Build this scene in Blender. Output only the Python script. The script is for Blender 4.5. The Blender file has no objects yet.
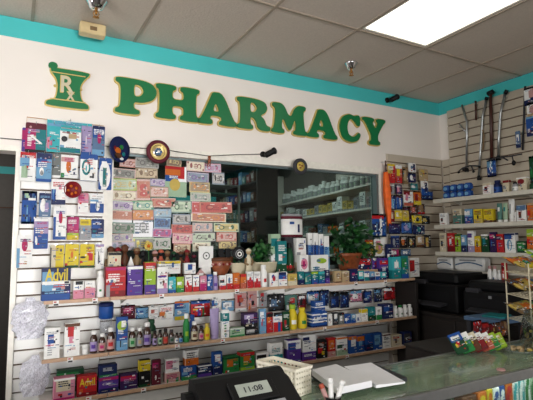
import bpy, math, random
from mathutils import Vector, Matrix
random.seed(7)
C = bpy.context.scene.collection
PI = math.pi
# ---------------------------------------------------------------- camera data (surveyed)
F = 456.2
CR = Vector((0.87420374, -0.48546943, -0.00934095))
CU = Vector((-0.0375635, -0.08679688, 0.9955176))
CF = Vector((0.48410413, 0.86993433, 0.09411409))
EYE = Vector((0, 0, 1.6))
def ray(x, y): return CF*F + CR*(x-266.5) - CU*(y-200)
def onY(x, y, Y):
    r = ray(x, y); return EYE + r*(Y/r.y)
def onX(x, y, X):
    r = ray(x, y); return EYE + r*(X/r.x)
def onZ(x, y, Z):
    r = ray(x, y); return EYE + r*((Z-1.6)/r.z)
D = 3.006; W = 3.624; H = 2.955
# ---------------------------------------------------------------- materials
def lin(c): return tuple(((v/255)/12.92 if v/255 <= .04045 else ((v/255+.055)/1.055)**2.4) for v in c)
PAL = dict(w=(236,236,232), k=(20,20,24), n=(22,36,92), b=(28,84,170), l=(120,178,222), c=(60,196,206), t=(18,134,140),
 g=(40,146,70), G=(16,78,44), e=(168,208,50), y=(246,218,40), o=(234,120,34), r=(212,34,40), R=(140,20,30), p=(240,150,176),
 m=(196,28,112), v=(92,54,160), V=(56,26,86), a=(182,164,212), s=(168,170,174), d=(62,62,68), z=(104,62,38), x=(206,178,134),
 i=(240,228,196), q=(182,214,180), u=(104,24,44), Y=(226,196,96), O=(206,98,74), P=(222,170,166), B=(96,128,168), S=(120,126,124), T=(88,140,130), N=(150,120,84), Q=(206,206,190))
MATS = {}
def mat(name, col, rough=.45, metal=0., noise=.06, nscale=30., bump=0., emis=None, estr=0., coat=0.):
    m = bpy.data.materials.new(name); m.use_nodes = True; nt = m.node_tree; b = nt.nodes['Principled BSDF']
    c = lin(col)
    tc = nt.nodes.new('ShaderNodeTexCoord'); no = nt.nodes.new('ShaderNodeTexNoise'); no.inputs['Scale'].default_value = nscale
    nt.links.new(tc.outputs['Object'], no.inputs['Vector'])
    cr = nt.nodes.new('ShaderNodeValToRGB')
    cr.color_ramp.elements[0].position = .3; cr.color_ramp.elements[1].position = .7
    cr.color_ramp.elements[0].color = (*[v*(1-noise) for v in c], 1); cr.color_ramp.elements[1].color = (*[min(1, v*(1+noise)) for v in c], 1)
    nt.links.new(no.outputs['Fac'], cr.inputs['Fac']); nt.links.new(cr.outputs['Color'], b.inputs['Base Color'])
    b.inputs['Roughness'].default_value = rough; b.inputs['Metallic'].default_value = metal
    if coat: b.inputs['Coat Weight'].default_value = coat
    if bump:
        bm = nt.nodes.new('ShaderNodeBump'); bm.inputs['Strength'].default_value = bump; bm.inputs['Distance'].default_value = .01
        nt.links.new(no.outputs['Fac'], bm.inputs['Height']); nt.links.new(bm.outputs['Normal'], b.inputs['Normal'])
    if emis: b.inputs['Emission Color'].default_value = (*lin(emis), 1); b.inputs['Emission Strength'].default_value = estr
    MATS[name] = m; return m
def mute(c, f=.03, d=.82): g = (c[0]+c[1]+c[2])/3; return tuple((v*(1-f)+g*f)*d for v in c)
for k, c in PAL.items():
    mat(k, (222, 222, 220) if k == 'w' else mute(c), .5); MATS[k].node_tree.nodes['Principled BSDF'].inputs['Specular IOR Level'].default_value = .25
for k, c in PAL.items(): mat('note_'+k, tuple(mute(c, .25, .98)[i]*.68+(205, 198, 182)[i]*.32 for i in range(3)), .6, noise=.12, nscale=120)
def glassmat(name, tint, refl=.9, rough=.02, opacity=0., haze=(.8, .8, .85), hs=22.):
    m = bpy.data.materials.new(name); m.use_nodes = True; nt = m.node_tree; nt.nodes.clear()
    out = nt.nodes.new('ShaderNodeOutputMaterial'); tr = nt.nodes.new('ShaderNodeBsdfTransparent'); gl = nt.nodes.new('ShaderNodeBsdfGlossy')
    fr = nt.nodes.new('ShaderNodeFresnel'); mx = nt.nodes.new('ShaderNodeMixShader'); ge = nt.nodes.new('ShaderNodeNewGeometry'); mi = nt.nodes.new('ShaderNodeMath'); mi.operation = 'MULTIPLY_ADD'; mi.inputs[1].default_value = -.8333; mi.inputs[2].default_value = 1.5
    nt.links.new(ge.outputs['Backfacing'], mi.inputs[0]); nt.links.new(mi.outputs[0], fr.inputs['IOR'])
    tr.inputs['Color'].default_value = (*lin(tint), 1); gl.inputs['Roughness'].default_value = rough
    gl.inputs['Color'].default_value = (refl, refl, refl, 1)
    nt.links.new(fr.outputs[0], mx.inputs[0]); nt.links.new(tr.outputs[0], mx.inputs[1]); nt.links.new(gl.outputs[0], mx.inputs[2])
    last = mx
    if opacity:
        df = nt.nodes.new('ShaderNodeBsdfDiffuse'); df.inputs['Color'].default_value = (*haze, 1)
        no = nt.nodes.new('ShaderNodeTexNoise'); no.inputs['Scale'].default_value = hs; mm = nt.nodes.new('ShaderNodeMath'); mm.operation = 'MULTIPLY'
        mm.inputs[1].default_value = opacity*2; nt.links.new(no.outputs['Fac'], mm.inputs[0])
        m2 = nt.nodes.new('ShaderNodeMixShader'); nt.links.new(mm.outputs[0], m2.inputs[0]); nt.links.new(mx.outputs[0], m2.inputs[1]); nt.links.new(df.outputs[0], m2.inputs[2]); last = m2
    nt.links.new(last.outputs[0], out.inputs['Surface']); MATS[name] = m
glassmat('glass', (220, 230, 226), refl=.7); glassmat('clear', (240, 242, 245), opacity=.1); glassmat('bagfilm', (235, 238, 245), rough=.2, opacity=.55, haze=(.86, .85, .92))
glassmat('blister2', (225, 230, 232), rough=.1, refl=1.); glassmat('counterglass', (190, 206, 190), rough=.09, opacity=.26, haze=(.50, .56, .45), hs=5.); glassmat('blister', (238, 240, 242), rough=.08, opacity=.06)  # counterglass: green diffuse haze holds a bright reflection along with dust
mat('wallpaint', (228, 221, 214), .5, noise=.02, nscale=3); mat('tealpaint', (66, 186, 186), .5, noise=.03, nscale=4)
mat('ceiltile', (200, 188, 176), .9, noise=.05, nscale=90, bump=.2); mat('tbar', (160, 146, 130), .6)
mat('slat', (232, 231, 228), .4, noise=.03, nscale=8); mat('groove', (92, 70, 52), .7)
mat('slatr', (184, 173, 156), .45, noise=.04, nscale=8)
mat('floorm', (74, 66, 60), .4, noise=.12, nscale=5); mat('shelfboard', (214, 208, 200), .4); mat('shelfedge', (180, 146, 118), .5, noise=.12, nscale=25)
mat('shelfwhite', (194, 190, 178), .4)
mat('aluminium', (170, 174, 176), .3, .9); mat('chrome', (225, 225, 228), .12, 1.); mat('bluealu', (118, 134, 136), .4, .6)
mat('framewhite', (228, 224, 214), .4); mat('signgreen', (8, 110, 62), .36, noise=.08, nscale=3); mat('gold', (206, 180, 108), .4, .3)
mat('woodz', (92, 58, 34), .5, noise=.3, nscale=14); mat('cane_brown', (64, 30, 22), .4); mat('blackplastic', (11, 11, 13), .38)
mat('deckgreen', (150, 160, 142), .5, noise=.1, nscale=6); mat('darkcab', (26, 20, 17), .6, noise=.2, nscale=9); mat('beigeplastic', (208, 186, 140), .5); mat('leaf', (32, 84, 34), .4, noise=.35, nscale=12)
mat('leafdark', (20, 58, 28), .4, noise=.35, nscale=12); mat('soil', (40, 28, 20), .9); mat('orangecloth', (232, 100, 30), .7, noise=.15, nscale=20)
MATS['blackplastic'].node_tree.nodes['Principled BSDF'].inputs['Specular IOR Level'].default_value = .25; MATS['blackplastic'].node_tree.nodes['Principled BSDF'].inputs['Roughness'].default_value = .5
mat("lcd", (158, 166, 156), .3); mat('paper', (236, 236, 240), .7, noise=.02); mat('basketwhite', (234, 228, 210), .5)
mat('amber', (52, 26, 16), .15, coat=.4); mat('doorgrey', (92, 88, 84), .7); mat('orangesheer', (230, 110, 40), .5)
mat('lamp', (255, 252, 240), .5, emis=(255, 250, 238), estr=2.2)
mat('wire', (40, 34, 30), .5); mat('brass', (170, 120, 60), .3, .8); mat('woodfig', (128, 66, 34), .45, noise=.3, nscale=40)
# ---------------------------------------------------------------- mesh builder
class MB:
    def __init__(s): s.v = []; s.f = []; s.m = []; s.mats = []; s.sm = []
    def mi(s, m):
        if m not in s.mats: s.mats.append(m)
        return s.mats.index(m)
    def add(s, vs, fs, m, smooth=False, M=None):
        n = len(s.v); s.v += [tuple(M @ Vector(v)) if M else tuple(v) for v in vs]
        k = s.mi(m)
        for f in fs: s.f.append([n+i for i in f]); s.m.append(k); s.sm.append(smooth)
        return s
    def box(s, x0, x1, y0, y1, z0, z1, m, M=None):
        vs = [(x, y, z) for z in (z0, z1) for y in (y0, y1) for x in (x0, x1)]
        return s.add(vs, [(0,2,3,1),(4,5,7,6),(0,1,5,4),(2,6,7,3),(0,4,6,2),(1,3,7,5)], m, M=M)
    def cbox(s, x0, x1, y0, y1, z0, z1, m, c=.0015, M=None):
        # box with chamfered vertical and horizontal edges
        c = min(c, (x1-x0)*.3, (y1-y0)*.3, (z1-z0)*.3)
        def ring(z, k): return [(x0+c+k, y0+k, z), (x1-c-k, y0+k, z), (x1-k, y0+c+k, z), (x1-k, y1-c-k, z), (x1-c-k, y1-k, z), (x0+c+k, y1-k, z), (x0+k, y1-c-k, z), (x0+k, y0+c+k, z)]
        vs = ring(z0, c*.7)+ring(z0+c, 0)+ring(z1-c, 0)+ring(z1, c*.7)
        fs = [tuple(range(7, -1, -1)), tuple(range(24, 32))]
        for r in range(3):
            for i in range(8): j = (i+1) % 8; fs.append((r*8+i, r*8+j, r*8+8+j, r*8+8+i))
        return s.add(vs, fs, m, M=M)
    def lathe(s, prof, m, n=20, cx=0, cy=0, M=None, caps=True, sx=1., sy=1.):
        vs = []; fs = []
        for r, z in prof:
            for i in range(n): a = 2*PI*i/n; vs.append((cx+r*math.cos(a)*sx, cy+r*math.sin(a)*sy, z))
        for k in range(len(prof)-1):
            for i in range(n): j = (i+1) % n; fs.append((k*n+i, k*n+j, k*n+n+j, k*n+n+i))
        if caps: fs.append(tuple(range(n-1, -1, -1))); fs.append(tuple(range((len(prof)-1)*n, len(prof)*n)))
        return s.add(vs, fs, m, True, M)
    def tube(s, pts, r, m, n=8):
        pts = [Vector(p) for p in pts]; vs = []; fs = []; rr = r if isinstance(r, (list, tuple)) else [r]*len(pts)
        up = None
        for i, p in enumerate(pts):
            t = (pts[min(i+1, len(pts)-1)]-pts[max(i-1, 0)]).normalized()
            if up is None: up = t.orthogonal().normalized()
            up = (up - t*up.dot(t)).normalized(); sd = t.cross(up)
            for k in range(n): a = 2*PI*k/n; vs.append(p + (up*math.cos(a)+sd*math.sin(a))*rr[i])
        for i in range(len(pts)-1):
            for k in range(n): j = (k+1) % n; fs.append((i*n+k, i*n+j, i*n+n+j, i*n+n+k))
        fs.append(tuple(range(n-1, -1, -1))); fs.append(tuple(range((len(pts)-1)*n, len(pts)*n)))
        return s.add(vs, fs, m, True)
    def ball(s, c, r, m, n=12, k=8, sc=(1, 1, 1)):
        prof = [(max(1e-4, r*math.sin(PI*i/k)), -r*math.cos(PI*i/k)) for i in range(k+1)]
        return s.lathe(prof, m, n, M=Matrix.Translation(c) @ Matrix.Diagonal((*sc, 1)))
    def rect(s, x0, x1, z0, z1, y, m): return s.add([(x0, y, z0), (x1, y, z0), (x1, y, z1), (x0, y, z1)], [(0, 1, 2, 3)], m)
    def disc(s, cx, cz, rx, rz, y, m, n=16, r0=0.):
        if r0:
            vs = [(cx+rx*q*math.cos(2*PI*i/n), y, cz+rz*q*math.sin(2*PI*i/n)) for q in (1, r0) for i in range(n)]
            return s.add(vs, [(i, (i+1) % n, n+(i+1) % n, n+i) for i in range(n)], m)
        return s.add([(cx+rx*math.cos(2*PI*i/n), y, cz+rz*math.sin(2*PI*i/n)) for i in range(n)], [tuple(range(n))], m)
    def mesh(s, name):
        me = bpy.data.meshes.new(name); me.from_pydata(s.v, [], s.f)
        for m in s.mats: me.materials.append(MATS[m])
        me.polygons.foreach_set('material_index', s.m); me.polygons.foreach_set('use_smooth', s.sm)
        me.update(); return me
    def build(s, name, parent=None, loc=None, rz=0., rot=None):
        o = bpy.data.objects.new(name, s.mesh(name)); C.objects.link(o)
        if loc is not None: o.location = loc
        o.rotation_euler = rot if rot else (0, 0, rz)
        if parent: o.parent = parent
        return o
def tag(o, label=None, cat=None, group=None, kind=None):
    if label: o['label'] = label
    if cat: o['category'] = cat
    if group: o['group'] = group
    if kind: o['kind'] = kind
    return o
def empty(name, loc=(0, 0, 0), rz=0., rot=None):
    o = bpy.data.objects.new(name, None); C.objects.link(o); o.empty_display_size = .05
    o.location = loc; o.rotation_euler = rot if rot else (0, 0, rz); return o
def copy_tree(o, parent=None):
    c = o.copy(); C.objects.link(c)
    if parent: c.parent = parent
    for ch in [q for q in o.children]: copy_tree(ch, c)
    return c
def outline_mesh(loops, depth, off=0.):
    cu = bpy.data.curves.new('outline', 'CURVE'); cu.dimensions = '2D'; cu.fill_mode = 'BOTH'; cu.extrude = depth/2; cu.resolution_u = 1
    for lp in loops:
        n = len(lp); pts = []
        for i in range(n):
            a, b = Vector(lp[i-1]), Vector(lp[(i+1) % n]); t = (b-a).normalized(); pts.append(Vector(lp[i])+Vector((t.y, -t.x))*off)
        sp = cu.splines.new('POLY'); sp.points.add(n-1); sp.use_cyclic_u = True
        for i, q in enumerate(pts): sp.points[i].co = (q.x, q.y, 0, 1)
    return curve_mesh(cu)
def curve_mesh(cu):
    o = bpy.data.objects.new('t', cu); C.objects.link(o); dg = bpy.context.evaluated_depsgraph_get(); dg.update()
    me = bpy.data.meshes.new_from_object(o.evaluated_get(dg)); bpy.data.objects.remove(o); bpy.data.curves.remove(cu); return me
def text_data(txt):
    cu = bpy.data.curves.new('text', 'FONT'); cu.body = txt; cu.size = 1; cu.offset = .02; me = curve_mesh(cu)
    vs = [v.co.copy() for v in me.vertices]; fs = [tuple(p.vertices) for p in me.polygons]; bpy.data.meshes.remove(me)
    x0 = min(v.x for v in vs); x1 = max(v.x for v in vs); y0 = min(v.y for v in vs); y1 = max(v.y for v in vs)
    return [((v.x-x0)/(x1-x0), (v.y-y0)/(y1-y0)) for v in vs], fs
TXT = {}
def put_text(mb, txt, x0, x1, z0, z1, y, m):
    if txt not in TXT: TXT[txt] = text_data(txt)
    vs, fs = TXT[txt]; mb.add([(x0+(x1-x0)*a, y, z0+(z1-z0)*b) for a, b in vs], fs, m)
# ---------------------------------------------------------------- printed fronts
HX = '0123456789A'
def tokrc(t):
    """token digits -> x0, y0, x1, y1 in 0..1 (bands written short run the full width)"""
    a, b, c, d = [HX.index(q) for q in t[1:5]]
    if c <= a: c = 10 if a == 0 else min(10, a+3)
    if b == 10: b = 9
    if d <= b: d = min(10, b+1)
    return a/10, b/10, c/10, d/10
def art_apply(mb, art, w, h, y, x0=None, z0=0.):
    """tokens: colour x0 y0 x1 y1 in tenths; 't' print lines, 'o' oval, 'q' ring, '*' lettering"""
    if x0 is None: x0 = -w/2
    step = .0003; k = 1
    for tok in art.split():
        kind = 'r'
        if tok[0] in '-@%*/': kind = tok[0]; tok = tok[1:]
        col = tok[0]; a, b, c_, d_ = tokrc(tok)
        X0, X1, Z0, Z1 = x0+a*w, x0+c_*w, z0+b*h, z0+d_*h; yy = y-step*k; k += 1
        if kind == 'r': mb.rect(X0, X1, Z0, Z1, yy, col)
        elif kind == '@': mb.disc((X0+X1)/2, (Z0+Z1)/2, (X1-X0)/2, (Z1-Z0)/2, yy, col)
        elif kind == '%': mb.disc((X0+X1)/2, (Z0+Z1)/2, (X1-X0)/2, (Z1-Z0)/2, yy, col, r0=.7)
        elif kind == '*': put_text(mb, tok[5:], X0, X1, Z0, Z1, yy, col)
        elif kind == '/': t = .12*(X1-X0); mb.add([(X0, yy, Z1-t), (X1-t, yy, Z0), (X1, yy, Z0+t), (X0+t, yy, Z1)], [(0, 1, 2, 3)], col)
        else:
            n = max(1, min(4, int((Z1-Z0)/.012)+1)); lh = (Z1-Z0)/n
            for i in range(n):
                xx = X0
                while xx < X1-.002:
                    ww = min(random.uniform(.12, .34)*(X1-X0), X1-xx); mb.rect(xx, xx+ww*.86, Z0+lh*i+lh*.2, Z0+lh*i+lh*.75, yy, col); xx += ww
def fine_print(mb, w, h, y, seed, base, x0=None, z0=0.):
    """small print and marks that cover a real pack: lines, dots and little patches"""
    if x0 is None: x0 = -w/2
    rnd = random.Random(seed); ink = 'wwid' if base not in 'wilsqYaxPp' else 'dnbBSr'
    for k in range(rnd.randint(7, 11)):
        u, v = rnd.uniform(.05, .8), rnd.uniform(.04, .9); c = rnd.choice(ink+'wBdlPr'); yy = y-.0038-.0002*k; q = rnd.random()
        if q < .62:
            xx = u
            while xx < min(.95, u+rnd.uniform(.2, .6)): ww = rnd.uniform(.04, .12); mb.rect(x0+xx*w, x0+min(.97, xx+ww*.8)*w, z0+v*h, z0+(v+.028)*h, yy, c); xx += ww
        elif q < .82: mb.rect(x0+u*w, x0+min(.96, u+rnd.uniform(.08, .22))*w, z0+v*h, z0+min(.97, v+rnd.uniform(.04, .11))*h, yy, c)
        else: r = rnd.uniform(.03, .07)*min(w, h); mb.disc(x0+u*w+r, z0+v*h, r, r, yy, c, 10)
def art_color(art, base, u, v):
    c = base
    for tok in art.split():
        kind = 'r'
        if tok[0] in '-@%*/': kind = tok[0]; tok = tok[1:]
        a, b, c_, d_ = tokrc(tok)
        if a <= u <= c_ and b <= v <= d_:
            if kind == '@' and ((u-(a+c_)/2)/(c_-a)*2)**2+((v-(b+d_)/2)/(d_-b)*2)**2 > 1: continue
            if kind == '-' and int(v*40) % 2: continue
            c = tok[0]
    return c
# ---------------------------------------------------------------- goods
def carton(w, h, d, col, art, loc, rz, name='medicine_carton'):
    mb = MB(); mb.cbox(-w/2, w/2, 0, d, 0, h, col)
    sp = [t for t in art.split() if t[0] in PAL and tokrc(t)[0] == 0 and tokrc(t)[2] == 1]      # full-width bands wrap the sides and back
    for t in sp:
        _a, b, _c, c_ = tokrc(t)
        e = .0002*(1+sp.index(t))
        for xs in (-w/2-e, w/2+e):
            q = [(xs, 0.001, b*h+.001), (xs, d-.001, b*h+.001), (xs, d-.001, c_*h-.001), (xs, 0.001, c_*h-.001)]
            mb.add(q, [(0, 1, 2, 3)], t[0])
    if len(art) > 0: art_apply(mb, art, w*.98, h*.985, 0)
    if w*h > .0016: fine_print(mb, w*.96, h*.97, .0022, int(loc[0]*1e4+loc[2]*977), col)
    return mb.build(name, loc=loc, rz=rz)
def bottle(w, h, col, art, loc, rz, name='pill_bottle'):
    # art: cap colour, label colour then art tokens
    cap, lab = art[0], art[1]; rest = art[3:]
    root = empty(name, loc, rz); r = w/2; hc = h*.17; hb = h-hc; n = 20; cy = r
    mb = MB(); mb.lathe([(r*.85, 0), (r*.98, h*.02), (r, h*.05), (r, hb*.74), (r*.9, hb*.83), (r*.62, hb*.93), (r*.58, hb)], col, n, cy=cy); mb.build('bottle_body', root)
    mc = MB(); rc = r*.68; mc.lathe([(rc, hb), (rc*1.02, hb+hc*.1), (rc, hb+hc*.85), (rc*.9, h)], cap, n, cy=cy); o = mc.build('cap', root)
    ml = MB(); z0, z1 = hb*.12, hb*.62; rl = r*1.015
    n = 24; vs = [(rl*math.cos(2*PI*i/n), cy+rl*math.sin(2*PI*i/n), z) for z in (z0, z1) for i in range(n)]
    ml.add(vs, [(i, (i+1) % n, n+(i+1) % n, n+i) for i in range(n)], lab, True)
    for k, t in enumerate(rest.split()):
        kind = t[0] if t[0] in '-@%*/' else 'r'
        if kind != 'r': t = t[1:]
        a, b, c_, d_ = tokrc(t)
        if a == 0 and c_ == 10/10: a, c_ = -.15, 1.15
        na = 6; vs = []; rr = rl*(1.012+.01*k)
        for zz in (z0+b*(z1-z0), z0+d_*(z1-z0)):
            for i in range(na+1):
                ang = -PI/2+(a+(c_-a)*i/na-.5)*1.9; vs.append((rr*math.cos(ang), cy+rr*math.sin(ang), zz))
        ml.add(vs, [(i, i+1, na+2+i, na+1+i) for i in range(na)], t[0], True)
    ml.build('bottle_label', root); return root
def tubeb(w, h, col, art, loc, rz, name='lotion_tube'):
    # squeeze tube standing on its cap, crimped flat at the top
    cap = art[0]; rest = art[2:]; root = empty(name, loc, rz); r = w/2; hc = h*.14; cy = r; n = 20; mb = MB(); vs = []; fs = []; K = 8
    for k in range(K+1):
        t = k/K; z = hc+(h-hc)*t; rx = r*(.88+.12*t); ry = r*.8*(1-t)**.6+.0015
        for i in range(n): a = 2*PI*i/n; vs.append((rx*math.cos(a), cy+ry*math.sin(a), z))
    for k in range(K):
        for i in range(n): fs.append((k*n+i, k*n+(i+1) % n, k*n+n+(i+1) % n, k*n+n+i))
    fs.append(tuple(range(K*n, K*n+n)))
    # colour rings from art
    for f in fs:
        cx = sum(vs[i][0] for i in f)/len(f); cz = sum(vs[i][2] for i in f)/len(f); fy = sum(vs[i][1] for i in f)/len(f)
        u = cx/(2*r)+.5; v = (cz-hc)/(h-hc); c = art_color(rest, col, u, v) if fy < cy+.001 or True else col
        mb.add([vs[i] for i in f], [tuple(range(len(f)))], c, len(f) == 4)
    mb.build('tube_body', root)
    mc = MB(); mc.lathe([(r*.8, 0), (r*.82, hc*.1), (r*.78, hc)], cap, n, cy=cy); mc.build('cap', root); return root
def card(w, h, col, art, loc, rz, name='blister_card', bub=None, rot=None):
    """hanging card with round-cornered board and a clear moulded bubble holding the product"""
    root = empty(name, loc, rz, rot); mb = MB(); c = min(w, h)*.07; t = .0015
    pts = [(-w/2+c, 0), (w/2-c, 0), (w/2, c), (w/2, h-c), (w/2-c, h), (-w/2+c, h), (-w/2, h-c), (-w/2, c)]
    n = 8; mb.add([(x, 0, z) for x, z in pts]+[(x, t, z) for x, z in pts], [tuple(range(n)), tuple(range(2*n-1, n-1, -1))]+[(i, n+i, n+(i+1) % n, (i+1) % n) for i in range(n)], col)
    art_apply(mb, art, w*.98, h*.98, 0, z0=h*.01); fine_print(mb, w*.94, h*.95, .0022, int(loc[0]*1e4+loc[2]*977), col, z0=h*.02); mb.build('backing_card', root)
    if bub:
        a, b, c_, d_ = tokrc(bub); x0, x1, z0, z1 = -w/2+a*w, -w/2+c_*w, b*h, d_*h
        dp = min(x1-x0, z1-z0)*.35; y0 = -.0022-.0003*len(art.split())
        mp = MB(); mp.ball(((x0+x1)/2, y0-dp*.45, (z0+z1)/2), .5, bub[0], 14, 8, ((x1-x0)*.72, dp*.8, (z1-z0)*.8)); mp.build('product', root)
    return root
def pouch(w, h, col, art, loc, rz, name='hanging_pouch', d=.02, mt=None):
    mb = MB(); nx, nz = 12, 14; rs = random.Random(int(loc[0]*1e4+loc[2]*977))
    P = lambda i, k, s: (-w/2+w*i/nx, -s*d/2*(math.sin(PI*i/nx)**.5)*(math.sin(PI*min(1, max(0, (k-1)/(nz-2))))**.5)*(1+.12*math.sin(i*1.7+k*1.1)), h*k/nz)
    for s in (1, -1):
        for i in range(nx):
            for k in range(nz):
                q = [P(i, k, s), P(i+1, k, s), P(i+1, k+1, s), P(i, k+1, s)]
                if s < 0: q.reverse()
                cc_ = art_color(art, col, (i+.5)/nx, (k+.5)/nz)
                if rs.random() < .16: cc_ = rs.choice('wldBk'+col)
                mb.add(q, [(0, 1, 2, 3)], mt or cc_, True)
    return mb.build(name, loc=loc, rz=rz)
USED = []
def hook(P, rz, short, depth, grp=None):
    """wire peg hook going from the slatwall forward through the card's hang hole"""
    mb = MB(); mb.tube([(0, depth, .0), (0, -.004, .0), (0, -.012, .004), (0, -.016, .012)], .0018, 'aluminium', 6)
    mb.box(-.008, .008, depth-.002, depth, -.008, .012, 'aluminium')
    o = mb.build('peg_hook', loc=P, rz=rz); tag(o, 'thin wire peg hook holding the '+short, 'hook', 'peg hooks in the slatwall'); return o
def row(txt, plane, val, zbase, face=0., wallval=None, where='', grp=None, depthmax=.075, rjit=.02, shrink=.96):
    """each line: x0 x1 ytop ybot setback kind colour art | label | category  (pixel extents measured on the photo, turned into metres on the shelf's own plane)"""
    for ln in txt.strip().split('\n'):
        ln = ln.strip()
        if not ln: continue
        parts = [q.strip() for q in ln.split('|')]
        f = parts[0].split(None, 7); x0, x1, yt = float(f[0]), float(f[1]), float(f[2]); yb = f[3]; sb = float(f[4]); kind = f[5]; col = f[6]; art = f[7] if len(f) > 7 else ''
        on = onY if plane == 'Y' else onX; V = val+sb
        mx = (x0+x1)/2; A = on(x0, yt+8, V); B = on(x1, yt+8, V); Cc = on(mx, yt, V)
        ax = 0 if plane == 'Y' else 1
        w = abs(B[ax]-A[ax])*shrink; zb = zbase if yb == '-' else on(mx, float(yb), V).z; h = Cc.z-zb
        if yb == '-': A = on(x0, yt+(20 if h > .1 else 8), V); B = on(x1, yt+(20 if h > .1 else 8), V)
        P = Vector(((A.x+B.x)/2, (A.y+B.y)/2, zb)); rz = face
        label = parts[1]; cat = parts[2] if len(parts) > 2 else 'box'
        d = min(depthmax, max(.022, w*.55)); jz = random.uniform(-rjit, rjit)
        bub = None
        if '#' in art: art, bub = [q.strip() for q in art.split('#')]
        if kind == 'box': o = carton(w, h, d, col, art, P, rz+jz)
        elif kind == 'bot': o = bottle(min(w, depthmax), h, col, art, P, rz)
        elif kind == 'med': o = bottle(min(w, depthmax), h, 'amber', art, P, rz, 'medicine_bottle')
        elif kind == 'tub': o = tubeb(min(w, .08), h, col, art, P, rz)
        elif kind == 'jar': o = jar_small(min(w, depthmax), h, col, art, P, rz)
        elif kind == 'card': o = card(w/shrink, h, col, art, P, rz, bub=bub)
        elif kind == 'bag': o = pouch(w/shrink, h, col, art, P, rz, d=.018)
        else: raise ValueError(kind)
        tag(o, label, cat, grp if grp else None)
        if kind in ('card', 'bag') and wallval is not None:
            hp = P.copy(); hp.z = zb+h*.965; dep = abs(wallval-V)+.002
            hook(hp, rz, ' '.join(label.split()[:9]), dep)
def jar_small(w, h, col, art, loc, rz, name='ointment_jar'):
    root = empty(name, loc, rz); r = w/2; mb = MB(); mb.lathe([(r*.82, 0), (r*.9, h*.03), (r*.95, h*.6)], col, 18, cy=r); mb.build('jar_body', root)
    mc = MB(); mc.lathe([(r, h*.6), (r, h*.97), (r*.93, h)], art[0], 18, cy=r); mc.build('lid', root); return root
# ================================================================ THE ROOM
def struct(mb, name, **k): return tag(mb.build(name, **k), kind='structure')
X0, Y0, YB = -2.6, -3.6, 7.7
mb = MB(); mb.box(X0-.2, W+.2, Y0-.2, YB+.2, -.1, 0, 'floorm'); struct(mb, 'floor')
# ceiling: panels with the T-bar grid; an opening for the light fitting
gx = [W-.517-.61*k for k in range(-1, 12)]; TC = 2.164; gy = [TC+1.22*k for k in range(-5, 6)]
mb = MB()
LX0, LX1, LY0, LY1 = 1.887, 2.497, TC-1.22, TC
xs = [X0]+sorted(g for g in gx if X0 < g < W)+[W]; ys = [Y0]+sorted(g for g in gy if Y0 < g < YB)+[YB]
for i in range(len(xs)-1):
    for j in range(len(ys)-1):
        cx, cy = (xs[i]+xs[i+1])/2, (ys[j]+ys[j+1])/2
        if LX0 < cx < LX1 and LY0 < cy < LY1: continue
        mb.box(xs[i], xs[i+1], ys[j], ys[j+1], H+.004, H+.03, 'ceiltile')
for g in xs[1:-1]: 
    if g in (gx[2], gx[3]) : mb.box(g-.009, g+.009, Y0, YB, H-.002, H+.004, 'tbar')
    else: mb.box(g-.009, g+.009, Y0, YB, H-.002, H+.004, 'tbar')
for g in ys[1:-1]: mb.box(X0, W, g-.009, g+.009, H-.0025, H+.004, 'tbar')
mb.box(X0, W, Y0, YB, H+.2, H+.25, 'ceiltile')
struct(mb, 'ceiling')
# recessed fluorescent fixture
root = empty('ceiling_light', ((LX0+LX1)/2, (LY0+LY1)/2, H)); tag(root, 'bright rectangular fluorescent ceiling light panel set into the tiled ceiling', 'ceiling light')
mb = MB(); w2, l2 = .305, .61
for a in ((-w2+.012, -w2+.03, -l2+.012, l2-.012), (w2-.03, w2-.012, -l2+.012, l2-.012)): mb.box(a[0], a[1], a[2], a[3], .005, .09, 'framewhite')
for s in (-1, 1): mb.box(-w2+.03, w2-.03, min(s*(l2-.012), s*(l2-.03)), max(s*(l2-.012), s*(l2-.03)), .005, .09, 'framewhite')
mb.build('fixture_frame', root)
mb = MB(); mb.box(-w2+.03, w2-.03, -l2+.03, l2-.03, .012, .018, 'lamp'); mb.build('diffuser', root)
# front wall (sign wall) with door opening and window opening
WX0, WX1, WZ0, WZ1 = .52, 2.80, 1.385, 2.195; DX0, DX1, DZ = -.93, .0, 2.145; TB = 2.832; T = .10
mb = MB()
def wpiece(x0, x1, z0, z1, m='wallpaint'): mb.box(x0, x1, D, D+T, z0, z1, m)
wpiece(X0, DX0, 0, TB); wpiece(DX1, WX0, 0, TB); wpiece(DX0, DX1, DZ, TB); wpiece(WX0, WX1, WZ1, TB); wpiece(WX0, WX1, 0, WZ0); wpiece(WX1, W, 0, TB); wpiece(X0, W, TB, H, 'tealpaint')
struct(mb, 'wall_front')
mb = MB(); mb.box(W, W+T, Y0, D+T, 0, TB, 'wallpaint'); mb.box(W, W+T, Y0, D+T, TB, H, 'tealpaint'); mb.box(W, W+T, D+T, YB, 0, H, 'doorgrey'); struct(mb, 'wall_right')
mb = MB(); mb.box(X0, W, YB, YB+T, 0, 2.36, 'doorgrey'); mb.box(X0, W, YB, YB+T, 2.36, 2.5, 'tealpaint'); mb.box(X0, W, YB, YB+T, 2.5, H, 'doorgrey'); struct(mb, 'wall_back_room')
# partition of the back passage seen through the door
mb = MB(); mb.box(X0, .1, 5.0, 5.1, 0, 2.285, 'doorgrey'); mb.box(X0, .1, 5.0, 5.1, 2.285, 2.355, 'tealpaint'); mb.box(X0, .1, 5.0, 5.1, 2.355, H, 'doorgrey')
mb.box(X0, .1, 4.985, 5.0, 1.955, 1.965, 'z'); mb.box(.1, .2, D+T, 5.1, 0, H, 'doorgrey'); struct(mb, 'wall_passage')
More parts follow.
